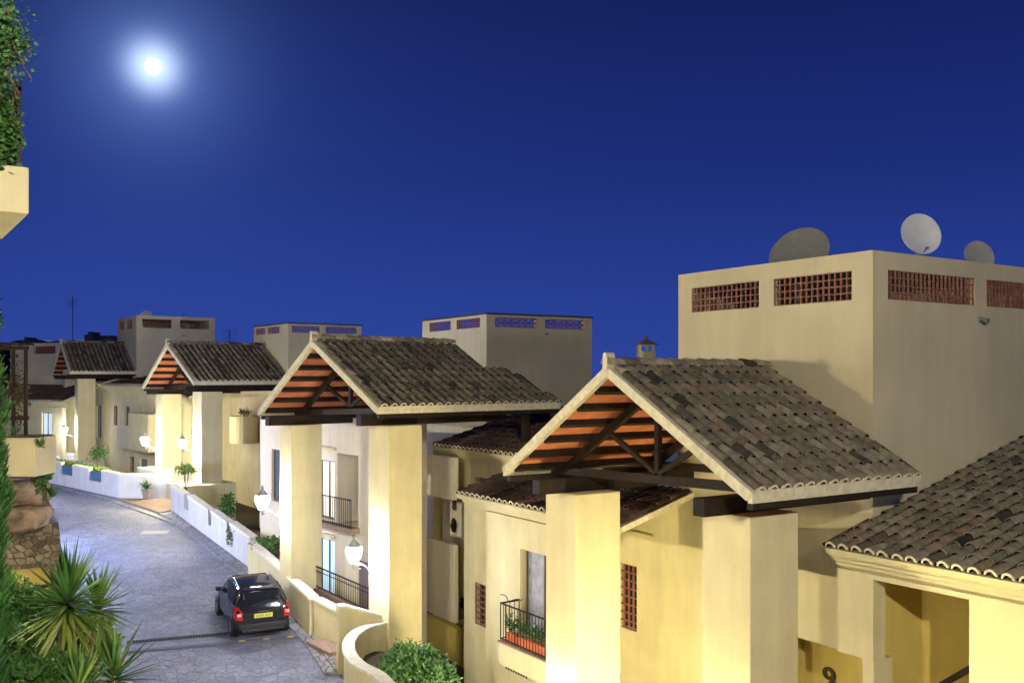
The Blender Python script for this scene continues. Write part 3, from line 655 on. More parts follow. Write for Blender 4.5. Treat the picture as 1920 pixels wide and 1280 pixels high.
# ---------------- second building
b2 = broot(F2, 'cream apartment building with the round balcony, behind the leafy garden wall')
portico(b2, 7.17, 5.45, 9.70, 9.43, 11.72, seed=2, seg=4, colA=((.55, 1.7), (6.0, 6.9)), colB=(.6, 1.75), hi=False)
T2 = Frame(*F2.W(5.5, .45)[:2], 36.0)
t2 = thing('stair_tower', 'low square tower with dark coping behind the second portico from the left', 'tower', 'towers with a look of their own', (T2.X, T2.Y, 0), T2.t)
tower(t2, 0, 0, T2.B(678, 0), T2.A(476, 0), 4, 12.9, [tuple(sorted((T2.A(497, 0), T2.A(480, 0)))), tuple(sorted((T2.A(524, 0), T2.A(502, 0))))],
      [(T2.B(547, 0), T2.B(601, 0)), (T2.B(611, 0), T2.B(670, 0))], (12.42, 12.8), nz=2, cap=mat('dark_coping2', (.05, .04, .045), .8), diag_r=True)
mb = MB(); wall(mb, 'A', 5.5, -3.2, 10.5, 0, 9.9, .3, []); mb.build('facade', CREAM, b2)
mb = MB(); mb.box(5.5, 5.8, 10.5, 16, 0, 8.6); mb.build('upper_wall', CREAM, b2)
# round balcony drum with plant
ub = F2.B(458, 4.6)
mb = MB(); cb_, ca_ = 4.7, F2.A(458, 4.7); zt_, zb_ = F2.Z(780, 4.7, ca_), F2.Z(830, 4.7, ca_)
mb.lathe([(0, zb_), (.80, zb_), (.82, zb_+.03), (.82, zt_), (.74, zt_), (.74, zt_-.8), (0, zt_-.8)], (cb_, ca_, 0), seg=24); mb.build('round_balcony', CREAM, b2, smooth=False)
mb = MB(); wall(mb, 'A', 3.6, 7.6, 10.5, 0, 9.0, .3, [(8.2, 9.1, 5.9, 8.0)]); mb.box(3.9, 5.5, 7.6, 7.8, 0, 9.0); mb.box(3.9, 5.5, 10.3, 10.5, 0, 9.0); mb.build('bay', CREAM, b2)
window(b2, 'A', 3.6, 8.2, 9.1, 5.9, 8.0, depth=.1, leaves=2)
low_roof(b2, 2.6, 5.6, 7.3, 13.5, 8.75, 9.6, seed=12, m=TILE2, hi=False)
low_roof(b2, 4.6, 9.0, -3.2, 1.5, 8.4, 9.6, seed=13, m=TILE2, hi=False)
# wing facing the road between first and second porticoes
mb = MB(); hol = []
def rectA(Fr, b, u0, u1, v0, v1):
    p, q = sorted((Fr.A(u0, b), Fr.A(u1, b))); m_ = (p+q)/2; return (p, q, Fr.Z(v1, b, m_), Fr.Z(v0, b, m_))
bb2 = 3.2
r1 = rectA(F2, bb2, 234, 243, 762, 828); r2 = rectA(F2, bb2, 213, 220, 760, 797); r3 = rectA(F2, bb2, 243, 251, 855, 885); r4 = rectA(F2, bb2, 262, 276, 860, 888)
a_l, a_r = F2.A(208, bb2), F2.A(292, bb2)
wall(mb, 'A', bb2, a_r, a_l, 1.5, 9.3, .3, [r1, r2, r3, r4]); mb.box(bb2+.3, 7, a_l-.2, a_l, 1.5, 9.3); mb.box(bb2+.3, 7, a_r, a_r+.2, 1.5, 9.3); mb.build('wing_wall', CREAM, b2)
for r in (r1, r4): window(b2, 'A', bb2, *r, depth=.12, leaves=1)
for r in (r2, r3): grille(b2, 'A', bb2, *r, 2, 7, back=.2, bw=.06)
low_roof(b2, 2.7, 7.6, a_r-.3, a_l+.3, 9.35, 10.2, seed=14, m=TILE2, hi=False)
mb = MB(); p_, q_ = F2.A(245, 2.6), F2.A(222, 2.6); z_ = F2.Z(835, 2.6, p_); mb.box(2.55, 3.2, p_, q_, z_-.25, z_); mb.box(2.55, 2.67, p_, q_, z_, z_+1.3); mb.build('balcony', PANEL, b2)
mb = MB(); p_, q_ = F2.A(290, 2.6), F2.A(252, 2.6); z_ = F2.Z(848, 2.6, p_); mb.box(2.2, 3.2, p_, q_, z_, z_+2.4); mb.build('enclosed_balcony', CREAM, b2, bevel=.02)

# ---------------- first (farthest full) building
b1 = broot(F1, 'farthest cream apartment building with a portico, tower with two low dishes')
portico(b1, 7.17, 4.45, 10.30, 10.24, 12.43, seed=11, seg=4, colA=((.7, 1.8), (5.5, 6.6)), colB=(.6, 1.8), hi=False)
zt1 = 14.45
tower(b1, 4.45, 0.02, F1.B(403, 0), F1.A(220, 4.45), 8, zt1, [tuple(sorted((F1.A(233, 4.45), F1.A(223, 4.45)))), tuple(sorted((F1.A(248, 4.45), F1.A(237, 4.45))))],
      [(F1.B(267, 0), F1.B(322, 0)), (F1.B(338, 0), F1.B(392, 0))], (13.55, 14.2), nz=3, mat_=TOWER)
mb = MB(); wall(mb, 'A', 4.45, .02, 9, 0, 10, .3, []); mb.build('facade', CREAM, b1)
r1 = rectA(F1, 3.4, 181, 190, 760, 820); r2 = rectA(F1, 3.4, 182, 190, 845, 870)
mb = MB(); a_n = F1.A(212, 3.4); wall(mb, 'A', 3.4, a_n, F1.A(172, 3.4), 0, 9.4, .3, [r1, r2]); mb.box(3.7, 6, a_n, a_n+.2, 0, 9.4); mb.build('wing_wall', CREAM, b1)
window(b1, 'A', 3.4, *r1, leaves=1, depth=.1); window(b1, 'A', 3.4, *r2, leaves=1, depth=.1)
low_roof(b1, 2.6, 6.2, a_n-.3, F1.A(172, 3.4), 9.5, 10.6, seed=21, m=TILE2, hi=False)
bb = MB(); bx_ = F1.B(370, -.05); bb.box(F1.B(342, 0), F1.B(346, 0), -.12, 0, F1.Z(629, 5, 0), F1.Z(625, 5, 0)); bb.build('security_lamp', METAL, b1)

# ---------------- block beyond, at the left
F0 = Frame(-36.5, 74.0, 62.0)
b0 = thing('apartment_building', 'cream block at the far left behind the pergola, small brown grille high on its wall', 'building', 'row of cream apartment buildings', (F0.X, F0.Y, 0), F0.t)
aa0, aa1 = F0.A(122, 0), F0.A(20, 0)
rg = rectA(F0, 0, 63, 104, 649, 663)
mb = MB(); wall(mb, 'A', 0, aa0-.6, aa1, 0, F0.Z(643, 0, F0.A(70, 0)), .3, [rg]); mb.build('wall', TOWER, b0)
grille(b0, 'A', 0, *rg, 10, 3, back=.2, bw=.06)
zz = F0.Z(752, -3, F0.A(80, -3))
low_roof(b0, -3.0, 0, F0.A(117, -3.0), aa1, zz, zz+1.1, seed=31, m=TILE2, hi=False)
rw = rectA(F0, -2.6, 78, 97, 773, 822)
mb = MB(); wall(mb, 'A', -2.6, F0.A(117, -2.6), aa1, 0, zz-.2, .3, [rw]); mb.build('facade', CREAM, b0)
window(b0, 'A', -2.6, *rw, depth=.12, glass=LITB)

# ------------------------------------------------------------ garden walls
def gwall(name, label, pts, th=.25, m=WHITE, cop=COPING, group='garden walls along the road', copw=.05, zb=None):
    """pts: list of (x, y, ztop)"""
    t = thing(name, label, 'wall', group); mb, cm = MB(), MB()
    n = len(pts); P2 = [Vector(p) for p in pts]
    def nr(k):
        d = (P2[min(k+1, n-1)]-P2[max(k-1, 0)]); d.z = 0; d.normalize(); return Vector((d.y, -d.x, 0))
    for i in range(n-1):
        p, q = P2[i], P2[i+1]; a, b = nr(i)*th, nr(i+1)*th
        for (o, lo, hi_, e) in ((mb, None, 0, 0), (cm, 0, .09, copw)):
            pb = [p-a.normalized()*e, q-b.normalized()*e, q+b+b.normalized()*e, p+a+a.normalized()*e]
            zt_ = [p.z, q.z, q.z, p.z]
            vs = [Vector((c.x, c.y, (zg(c.y)-1.5) if lo is None else z+.003)) for c, z in zip(pb, zt_)]+[Vector((c.x, c.y, z+hi_)) for c, z in zip(pb, zt_)]
            fs = [(0, 1, 5, 4), (2, 3, 7, 6), (4, 5, 6, 7), (0, 3, 2, 1)]
            if i == 0: fs.append((3, 0, 4, 7))
            if i == n-2: fs.append((1, 2, 6, 5))
            o.mesh(vs, fs)
    mb.build('wall_body', m, t); cm.build('coping', cop, t, bevel=.015)
    return t
def wp(u, v, vt):       # wall point: base pixel on the ground, top pixel
    g = G(u, v); return (g.x, g.y, CH-(vt-HV)/F*g.y)
gwall('garden_wall', 'long sloping wall with pale coping right beside the black car', [wp(596, 1193, 1122), wp(535, 1128, 1066), wp(478, 1077, 1018)][::-1], m=CREAM)
t = gwall('garden_wall', 'short cream end wall beside the brick step near the black car', [(-5.70, 28.3, 3.36), (-5.05, 27.75, 3.22), (-4.1, 26.9, 3.1)][::1], m=CREAM)
gwall('garden_wall', 'tall narrow pier wall between the brick step and the lantern column', [(-4.62, 25.35, 3.80), (-4.45, 25.45, 3.8), (-3.55, 25.9, 3.42)][::-1], m=CREAM, th=.2)
cv = [(715, 1163), (680, 1172), (655, 1186), (643, 1206), (648, 1228), (668, 1248), (704, 1263)]
pts = []
for (u, v) in cv: Y = 6.7*F/(v-HV); pts.append(((u-HU)/F*Y, Y, 3.22))
pts += [(-2.6, 20.2, 3.2), (-2.0, 18.8, 3.1)]
def smooth(pl, it=2):
    for _ in range(it):
        o = [pl[0]]
        for a, b in zip(pl[:-1], pl[1:]): o += [tuple(x*.75+y*.25 for x, y in zip(a, b)), tuple(x*.25+y*.75 for x, y in zip(a, b))]
        pl = o+[pl[-1]]
    return pl
gwall('garden_wall', 'curved planter wall with pale coping holding the dense green bush', smooth(pts)[::-1], m=CREAM, th=.22)
# crenellated white wall of the second garden
tw_ = thing('garden_wall', 'stepped white wall with four raised blocks between the flower pot and the palm garden', 'wall', 'garden walls along the road')
A0, A1 = G(321, 959), G(482, 1079); dd = (A1-A0).normalized(); nv = Vector((dd.y, -dd.x, 0))*-.0
nx = Vector((-dd.y, dd.x, 0)).normalized()*.24
def blk(mb, t0, t1, h0, h1, e=0, base=-1.5, dz=0):
    p, q = A0.lerp(A1, t0), A0.lerp(A1, t1); ee = nx.normalized()*e
    c = [p-ee, q-ee, q+nx+ee, p+nx+ee]; hh = [h0, h1, h1, h0]
    vs = [Vector((v.x, v.y, zg(v.y)+base)) for v in c]+[Vector((v.x, v.y, zg(v.y)+h+dz)) for v, h in zip(c, hh)]
    mb.mesh(vs, [(0, 3, 2, 1), (4, 5, 6, 7), (0, 1, 5, 4), (1, 2, 6, 5), (2, 3, 7, 6), (3, 0, 4, 7)])
mb = MB(); blk(mb, 0, 1, .62, .62); cpm = MB()
def tpar(u):      # parameter along the wall for a pixel column
    k = (u-HU)/F; return (k*A0.y-A0.x)/((A1.x-A0.x)-k*(A1.y-A0.y))
for (u0, u1) in ((321, 345), (353, 390), (396, 425), (432, 468)):
    t0, t1 = tpar(u0), tpar(u1); blk(mb, max(t0, 0), t1, 1.27, 1.2, base=.622); blk(cpm, t0-.004, t1+.006, 1.27, 1.2, e=.04, base=1.205, dz=.09)
mb.build('wall_body', WHITE, tw_); cpm.build('coping', COPING, tw_, bevel=.01)
# white wall at the bend with two sunk openings
wl = thing('garden_wall', 'bright white wall at the bend with two glass-filled openings behind the flower pot', 'wall', 'garden walls along the road')
B0, B1, B2 = G(91, 904), G(222, 933), G(320, 935)
def wseg(mb, p, q, z0, z1, th, inward, h0=None, base=None):
    nrm = inward.normalized()*th; c = [p, q, q+nrm, p+nrm]
    vs = [Vector((v.x, v.y, zg(v.y)+z0)) for v in c]+[Vector((v.x, v.y, zg(v.y)+z1)) for v in c]
    mb.mesh(vs, [(0, 3, 2, 1), (4, 5, 6, 7), (0, 1, 5, 4), (1, 2, 6, 5), (2, 3, 7, 6), (3, 0, 4, 7)])
mb, cp, gg = MB(), MB(), MB(); inw = Vector((.3, 1, 0))
cuts = [(0, .17, 1.25), (.17, .26, 1.3), (.26, .40, .55), (.40, .70, 1.22), (.70, .88, .5), (.88, 1.0, 1.25)]
for (s0, s1, h) in [(0, .19, 1.2), (.19, .36, .62), (.36, .60, 1.2), (.60, .77, .6), (.77, 1, 1.2)]:
    p, q = B0.lerp(B1, s0), B0.lerp(B1, s1); wseg(mb, p, q, -1.5, h, .25, inw)
    if h > 1: wseg(cp, p, q, h+.002, h+.08, .29, inw)
    else: wseg(gg, p+inw*.1, q+inw*.1, h, 1.12, .02, inw)
p = Vector((-42, 59, 0)); wseg(mb, p, B0, -1.5, 1.2, .25, inw); wseg(cp, p, B0, 1.202, 1.28, .29, inw)
wseg(mb, B1, B2, -1.5, 1.17, .25, Vector((0, 1, 0))); wseg(cp, B1, B2, 1.172, 1.25, .29, Vector((0, 1, 0)))
mb.build('wall_body', WHITE, wl); cp.build('coping', COPING, wl); gg.build('glass_panel', mat('blue_panel', (.08, .16, .25), .2, .2, 8, spec=.6), wl)
# planter / plinth walls under the columns
mb = MB(); q = F2.W(.2, 5.8); mb.box(-.15, 2.2, -.6, 2.0, -4, 0); o = mb.build('planter', WHITE, loc=(*F2.W(.1, 6.0)[:2], F2.Z(880, .1, 6)), bevel=.02); o.rotation_euler.z = F2.t
tag(o, 'white plinth at the foot of the far column near the flower pot', 'planter', 'column plinths')
mb = MB(); mb.box(-.9, 2.0, -.3, 1.9, -4, 0); o = mb.build('planter', CREAM, loc=(*F2.W(.3, .4)[:2], F2.Z(908, .3, .5)), bevel=.02); o.rotation_euler.z = F2.t
tag(o, 'cream planter box with bright green leaves under the double lantern column', 'planter', 'column plinths')
mb = MB(); mb.box(-1.6, 2.6, -.4, 1.9, -4, 0); o = mb.build('planter', WHITE, loc=(*F1.W(-.3, .6)[:2], F1.Z(862, -.3, .8)), bevel=.03); o.rotation_euler.z = F1.t
tag(o, 'bright white plinth below the farthest portico columns', 'planter', 'column plinths')
mb = MB(); mb.box(-1.4, 1.7, -.3, 4.6, -4, 0); o = mb.build('planter', WHITE, loc=(*F1.W(-.3, 3.2)[:2], F1.Z(852, -.3, 4)), bevel=.03); o.rotation_euler.z = F1.t
tag(o, 'low white terrace wall left of the farthest portico columns', 'planter', 'column plinths')
# brick step at the gate
mb = MB(); c = G(618, 1232); mb.box(-.1, .85, -.2, 1.3, -.5, .2); mb.box(-.25, .85, -.6, -.2, -.5, .07); o = mb.build('entrance_step', PAVER, loc=(c.x, c.y, zg(c.y)), bevel=.02); o.rotation_euler.z = R(38)
tag(o, 'brick step in front of the narrow gate near the black car', 'step')
# patio railing on brown wall
t = thing('patio_railing', 'dark iron railing on a brown wall in front of the blue glazed door', 'railing')
mb = MB(); pa, pb = Vector((-6.4, 30.9, 0)), Vector((-3.75, 27.0, 0)); mb.bar(pa+Vector((0, 0, 2.4)), pb+Vector((0, 0, 2.4)), .2, 1.5); mb.build('low_wall', mat('brown_wall', (.16, .105, .085), .85, .3, 6, .4), t)
railing(t, [(pa.x, pa.y), (pb.x, pb.y)], 3.16, 3.85, step=.16, mid=True, name='rail')
# low retaining walls in the second garden
mb = MB(); q0_, q1_ = F2.W(3.5, -.5), F2.W(4.5, -6.5); mb.bar(q0_+Vector((0, 0, 3.6)), q1_+Vector((0, 0, 3.2)), .3, 5.2)
tag(mb.build('retaining_wall', PANEL), 'pale retaining wall behind the small palm in the garden', 'wall')

# ------------------------------------------------------------ lanterns, seen and unseen
cool = glow((.90, .91, 1.0), 420*LAMP_W, 'white'); warm = glow((1.0, .84, .42), 2300*LAMP_W, 'warm'); mid_ = glow((1.0, .90, .62), 1100*LAMP_W, 'mid')
def col_lantern(Fr, a, z, gm, label, u=None):
    p = Fr.W(.6-.73*1.08, a, z); return lantern(p, Fr.t, gm, label)
a_ = 1.0
col_lantern(F3, .95, CH-(1035-HV)/F*F3.Yw(-.13, .95), cool, 'glowing lantern on the cream column above the curved planter wall')
col_lantern(F3, 6.6, CH-(938-HV)/F*F3.Yw(-.13, 6.6), cool, 'glowing lantern on the column above the roof of the black car')
col_lantern(F2, 1.1, CH-(830-HV)/F*F2.Yw(-.13, 1.1), mid_, 'glowing lantern on the near column above the bright green planter')
col_lantern(F2, 6.4, CH-(825-HV)/F*F2.Yw(-.13, 6.4), mid_, 'glowing lantern right of the small window, above the potted agave')
col_lantern(F1, 1.25, CH-(805-HV)/F*F1.Yw(-.13, 1.25), glow((.9, .92, 1), 300, 'far'), 'glowing lantern on the farthest portico near column')
col_lantern(F1, 6.1, CH-(803-HV)/F*F1.Yw(-.13, 6.0), glow((.9, .92, 1), 300, 'far'), 'glowing lantern beside the blue lit window at the far left')
col_lantern(F4, 5.9, 2.95, glow((1.0, .90, .66), 430, 'warm_dim'), 'lantern on the far column of the nearest portico, its glow just above the frame edge')
col_lantern(F4, 1.1, 2.9, warm, 'lantern on the near column of the nearest portico, below the frame')
# unseen lanterns out of frame or hidden, several added to light the scene
lantern((-1.5, 9.5, 4.6), 0, glow((1.0, .90, .66), 800, 'garden'), 'street lantern across from the nearest portico, outside the view', post=4)
FAC = glow((1.0, .87, .57), 3300, 'facade'); FACW = glow((1.0, .90, .66), 4200, 'facade_white')
p_ = F4.W(-12.5, 7.5); lantern((p_.x, p_.y, 10.62), R(200), FAC, 'wall lantern on the building across the road, outside the view')
lantern((3.5, -5.0, 14.5), R(270), glow((1.0, .92, .74), 8200, 'fill_roofs'), 'unseen wall lantern behind the camera, set high to light roofs and towers')  # unseen lamp, raised behind the camera to light roof tiles and towers
lantern((-25, 31, 12.5), R(200), glow((1.0, .92, .74), 5600, 'fill_bend'), 'added fill lantern high at the outer side of the bend, outside the view')  # added lamp with no visible source, brightens the farther towers
BL_ = glow((.42, .55, 1.0), 2300, 'blue')
lantern((-27, 44, 7.0), 0, glow((.42, .55, 1.0), 1500, 'fill_blue_bend'), 'added blue fill lantern at the outer side of the bend, outside the view', post=4)  # added lamp, blue fill for the road and wall bases
lantern((-18.6, 36.5, 6.45), 0, BL_, 'added blue fill lantern on the road edge, hidden behind the boulders and planter', post=4)  # added lamp kept out of sight, throws blue light on the road
lantern((-8.6, 9.0, 7.4), 0, glow((1.0, .93, .75), 1000, 'bank'), 'added fill lantern for the near foliage, outside the view', post=3)  # added lamp that lights the foliage at the lower left

# ------------------------------------------------------------ satellite dishes and aerials
def dish(loc, r, az, el, m, label, name='satellite_dish'):
    t = thing(name, label, 'satellite dish', 'satellite dishes on the towers', loc)
    mb = MB(); prof = [(r*k/6, .22*r*(k/6)**2) for k in range(7)]; mb.lathe(prof+[(r*1.01, .22*r-.0), (r*1.01, .22*r-.02)]+[(r*k/6, .22*r*(k/6)**2-.02) for k in (4, 2, 0)], seg=28)
    o = mb.build('reflector', m, t, smooth=True); o.rotation_euler = (R(90-el), 0, R(az)); o.location = (0, 0, 0)
    ar = MB(); ar.tube([(0, -r*.95, .15*r), (0, -r*.82, r*.5)], .012, 5); ar.box(-.03, .03, -r*.88, -r*.78, r*.48, r*.6); a = ar.build('feed_arm', METAL, t); a.rotation_euler = o.rotation_euler
    pm = MB(); pm.tube([(0, 0, -.05), (0, .12, -r*.5), (0, .12, -r-.9)], .03, 6); pm.build('mast', METAL, t)
    return t
dish(P(1502, 481, 21.3), .68, -38, 28, mat('dish_dark', (.17, .175, .155), .55, .15, 5), 'large dark grey dish at the left on the tall near tower')
dish(P(1723, 441, 20.6), .455, 8, 12, DISHW, 'round white dish in the middle of the tall near tower roof')
dish(P(1833, 482, 21.6), .36, 8, 14, DISH, 'smallest grey dish, rightmost on the tall near tower')
dish(P(274, 594, 73.5), .5, 0, 20, DISHW, 'pale low dish on the farthest tower')
dish(P(345, 596, 72), .35, -60, 10, DISH, 'tiny dark dish at the right on the farthest tower')
def aerial(u, vb, vt, Y, label):
    p = P(u, vb, Y); h = (vb-vt)/F*Y; t = thing('tv_aerial', label, 'aerial', 'aerials on the skyline', tuple(p))
    mb = MB(); mb.tube([(0, 0, -1), (0, 0, h)], .035, 5); mb.build('mast', IRON, t)
    mb = MB()
    for k in range(6): mb.bar((-.5, 0, h*.93-k*.16), (.5, 0, h*.93-k*.16+.02), .02, .02)
    mb.build('elements', IRON, t)
aerial(136, 640, 555, 95, 'tall thin television mast at the left of the skyline')
aerial(430, 635, 618, 60, 'short thin mast between the first and second towers')

# moon
mb = MB(); prof = [(math.sin(math.pi*k/16), -math.cos(math.pi*k/16)) for k in range(17)]; mb.lathe(prof, seg=32)
mo = mb.build('moon', None, smooth=True) if False else None
MM = bpy.data.materials.new('moon'); MM.use_nodes = True; MM.node_tree.nodes['Principled BSDF'].inputs['Emission Color'].default_value = (.92, .97, 1, 1); MM.node_tree.nodes['Principled BSDF'].inputs['Emission Strength'].default_value = 3
mo = mb.build('moon', MM, smooth=True); mo.location = Vector((0, 0, CH))+MOON*4000; mo.scale = (30, 30, 30); tag(mo, 'bright full moon high at the left of the dark blue sky', 'moon')

# ------------------------------------------------------------ car
def car():
    c = G(493, 1197); ang = R(27)
    t = thing('parked_car', 'small black hatchback parked against the garden wall, seen from behind', 'car', loc=(c.x, c.y, zg(c.y)), rz=ang)
    # slope of the road
    t.rotation_euler = (math.atan(.063*math.cos(ang)), math.atan(.063*math.sin(ang))*-1*-1*0, ang)
    PAINT = mat('black_paint', (.012, .012, .016), .12, spec=.8); CGL = mat('car_glass', (.012, .016, .02), .05, spec=1)
    TYRE = mat('tyre', (.015, .015, .015), .8); RIM = mat('rim', (.35, .36, .40), .35, metal=.8); REDL = mat('tail_red', (.55, .02, .015), .15, spec=.8)
    CLR = mat('reverse_lens', (.7, .5, .5), .15, spec=.8); PLATE = mat('plate', (.62, .66, .10), .5); PLAST = mat('bumper_plastic', (.03, .03, .035), .5)
    # loft: stations along y (0 = rear), section profile points (x half width at heights)
    #  y, half width low, half width belt, z bottom, z belt, z roof, half width roof
    st = [(0.00, .66, .66, .34, .82, .84, .60), (.05, .76, .74, .26, .90, .96, .62), (.16, .80, .775, .24, .93, 1.18, .60), (.38, .815, .79, .22, .95, 1.43, .575), (.75, .82, .80, .22, .95, 1.50, .585),
          (1.4, .825, .80, .22, .94, 1.52, .59), (2.0, .825, .80, .22, .92, 1.47, .585), (2.45, .82, .79, .22, .90, 1.22, .60), (2.75, .82, .78, .22, .88, .95, .66), (3.15, .80, .74, .23, .80, .84, .60), (3.42, .72, .66, .27, .68, .70, .50), (3.5, .60, .55, .32, .58, .60, .42)]
    def sec(y, wl, wb, zb, zt, zr, wr):
        h = [(wl*.90, zb), (wl, zb+.10), (wl*1.005, (zb+zt)/2), (wb, zt), (wb*.5+wr*.5+.012, zt*.5+zr*.5+.01), (wr, zr-.04), (wr*.86, zr-.005), (wr*.4, zr+.012)]
        return [(x, y, z) for x, z in h]+[(-x, y, z) for x, z in h[::-1]]
    mb = MB(); S = [sec(*s) for s in st]; n = len(S[0]); vs = [p for s in S for p in s]
    fs = []
    for i in range(len(S)-1):
        for k in range(n-1): fs.append((i*n+k, i*n+k+1, (i+1)*n+k+1, (i+1)*n+k))
        fs.append((i*n+n-1, i*n, (i+1)*n, (i+1)*n+n-1))
    fs += [tuple(range(n))[::-1], tuple(range((len(S)-1)*n, len(S)*n))]
    mb.mesh(vs, fs); body = mb.build('body', PAINT, t, smooth=True)
    md = body.modifiers.new('s', 'SUBSURF'); md.levels = md.render_levels = 2
    # glass: panels lying just proud of the cabin
    def panel(pts, m_, name, parent, off=.012):
        g = MB(); pts = [Vector(p) for p in pts]; nn_ = (pts[1]-pts[0]).cross(pts[2]-pts[0]).normalized()*off; g.prism([p-nn_ for p in pts], nn_*2); return g.build(name, m_, parent, bevel=.01)
    panel([(-.56, .12, .97), (.56, .12, .97), (.52, .30, 1.36), (-.52, .30, 1.36)], CGL, 'rear_window', t, .03)
    panel([(-.66, 2.70, .95), (.66, 2.70, .95), (.54, 2.12, 1.40), (-.54, 2.12, 1.40)], CGL, 'windscreen', t, .03)
    for s in (-1, 1):
        panel([(s*.775, .42, .98), (s*.785, 1.18, .97), (s*.62, 1.18, 1.40), (s*.62, .62, 1.38)], CGL, 'side_window', t, .028)
        panel([(s*.785, 1.24, .97), (s*.775, 2.42, .93), (s*.63, 2.02, 1.38), (s*.62, 1.24, 1.40)], CGL, 'side_window', t, .028)
        # tall tail lights on the corner
        g = MB(); prof = [(.60, -.005, .62), (.78, .05, .64), (.815, .24, .68), (.80, .26, .98), (.71, .12, 1.00), (.60, .035, .84)]
        g.prism([(s*a, b-.03, c_) for a, b, c_ in prof], (s*.012, -.012, 0)); tl = g.build('tail_light', REDL, t, bevel=.01)
        g = MB(); g.box(min(s*.64, s*.76), max(s*.64, s*.76), -.045, .0, .74, .83); g.build('reverse_lens', CLR, tl, bevel=.005)
        g = MB(); g.box(min(s*.80, s*.98), max(s*.80, s*.98), 2.22, 2.34, .95, 1.08); g.build('mirror', PLAST, t, bevel=.03)
        for y in (.58, 2.83):
            wm = MB(); pr = [(.17, -.10), (.28, -.105), (.30, -.07), (.305, 0), (.30, .07), (.28, .105), (.17, .10)]; wm.lathe(pr, seg=24); wo_ = wm.build('wheel', TYRE, t, smooth=True)
            wo_.rotation_euler = (0, R(90), 0); wo_.location = (s*.745, y, .30)
            rm = MB(); rm.lathe([(0, .07*s), (.05, .085*s), (.06, .06*s), (.16, .06*s), (.19, .10*s), (.19, -.1*s)], seg=20)
            for k in range(6): a = k*math.pi/3; rm.bar((0, 0, .075*s), (.18*math.cos(a), .18*math.sin(a), .085*s), .035, .02)
            rm.build('rim', RIM, wo_)
            ar = MB(); ar.tube([(s*.822, y+.335*math.cos(q), .30+.335*math.sin(q)) for q in [math.pi*k/12 for k in range(13)]], .022, 6); ar.build('wheel_arch', PLAST, t)
    g = MB(); g.box(-.70, .70, -.06, .06, .34, .50); g.box(-.62, .62, -.04, .06, .24, .34); g.build('rear_bumper', PLAST, t, bevel=.03)
    g = MB(); g.box(-.27, .27, -.035, -.02, .66, .79); pl = g.build('number_plate', PLATE, t)
    g = MB(); [g.box(-.22+k*.062+(.03 if k > 3 else 0), -.185+k*.062+(.03 if k > 3 else 0), -.038, -.0355, .69, .76) for k in range(7)]; g.build('plate_marks', mat('plate_ink', (.25, .27, .06), .6), pl)
    g = MB(); g.box(-.52, .52, .20, .40, 1.44, 1.475); g.build('roof_spoiler', PAINT, t, bevel=.012)
    g = MB(); g.tube([(-.30, .06, 1.0), (.05, .10, 1.09), (.25, .12, 1.11)], .01, 5); g.build('rear_wiper', PLAST, t)
    g = MB(); g.tube([(-.16, -.02, .84), (.16, -.02, .84)], .014, 6); g.build('tailgate_handle', RIM, t)
    for s in (-1, 1):
        g = MB(); g.tube([(s*.615, .45, 1.46), (s*.60, 1.2, 1.54), (s*.60, 2.0, 1.48)], .014, 6); g.build('roof_rail', RIM, t)
        g = MB(); g.tube([(s*.832, 1.05, .83), (s*.838, 1.12, .84), (s*.832, 1.22, .83)], .015, 6); g.build('door_handle', RIM, t)
    return t
car()

# ------------------------------------------------------------ vegetation
def leafs(mb, pts, size, rnd, outc=None, asp=.45, droop=0):
    for p in pts:
        d = Vector((rnd.gauss(0, 1), rnd.gauss(0, 1), rnd.gauss(0, .7)-droop)).normalized()
        if outc is not None: d = (d+(p-outc).normalized()*.9).normalized()
        s = size*rnd.uniform(.6, 1.35); x = d.cross(Vector((rnd.gauss(0, 1), rnd.gauss(0, 1), rnd.gauss(0, 1)))).normalized()*s*asp
        up_ = d.cross(x).normalized()*s*.12; t = min(1, max(0, rnd.gauss(.45, .28)))
        a, b, c, e = p, p+d*s*.5+x*.5+up_, p+d*s, p+d*s*.5-x*.5+up_
        mb.face([a, b, c, e], t)
def blob_pts(c, r, n, rnd, shell=.55):
    o = []
    for _ in range(n):
        d = Vector((rnd.gauss(0, 1), rnd.gauss(0, 1), rnd.gauss(0, 1))).normalized(); k = rnd.uniform(shell, 1)
        o.append(Vector(c)+Vector((d.x*r[0], d.y*r[1], d.z*r[2]))*k)
    return o
def bush(name, label, cat, c, r, n, lf, size, seed, group=None, clumps=14, m=LF_SHR, stem=True):
    rnd = random.Random(seed); c = Vector(c); t = thing(name, label, cat, group, tuple(c-Vector((0, 0, r[2]))))
    mb = MB(); sm = MB(); base_ = Vector((0, 0, 0)); cc = Vector((0, 0, r[2]))
    for k in range(clumps):
        q = blob_pts(cc, [x*.72 for x in r], 1, rnd, .5)[0]; rr = rnd.uniform(.26, .45)
        leafs(mb, blob_pts(q, [x*rr for x in r], n//clumps, rnd, .5), size, rnd, outc=q-Vector((0, 0, .1)))
        sm.tube([base_+Vector((rnd.uniform(-.1, .1), rnd.uniform(-.1, .1), -.3)), base_.lerp(q, .5)+Vector((0, 0, .1)), q], [.03, .02, .01], 5)
    mb.build('foliage', m, t)
    if stem: sm.build('stem', BARK, t)
    return t
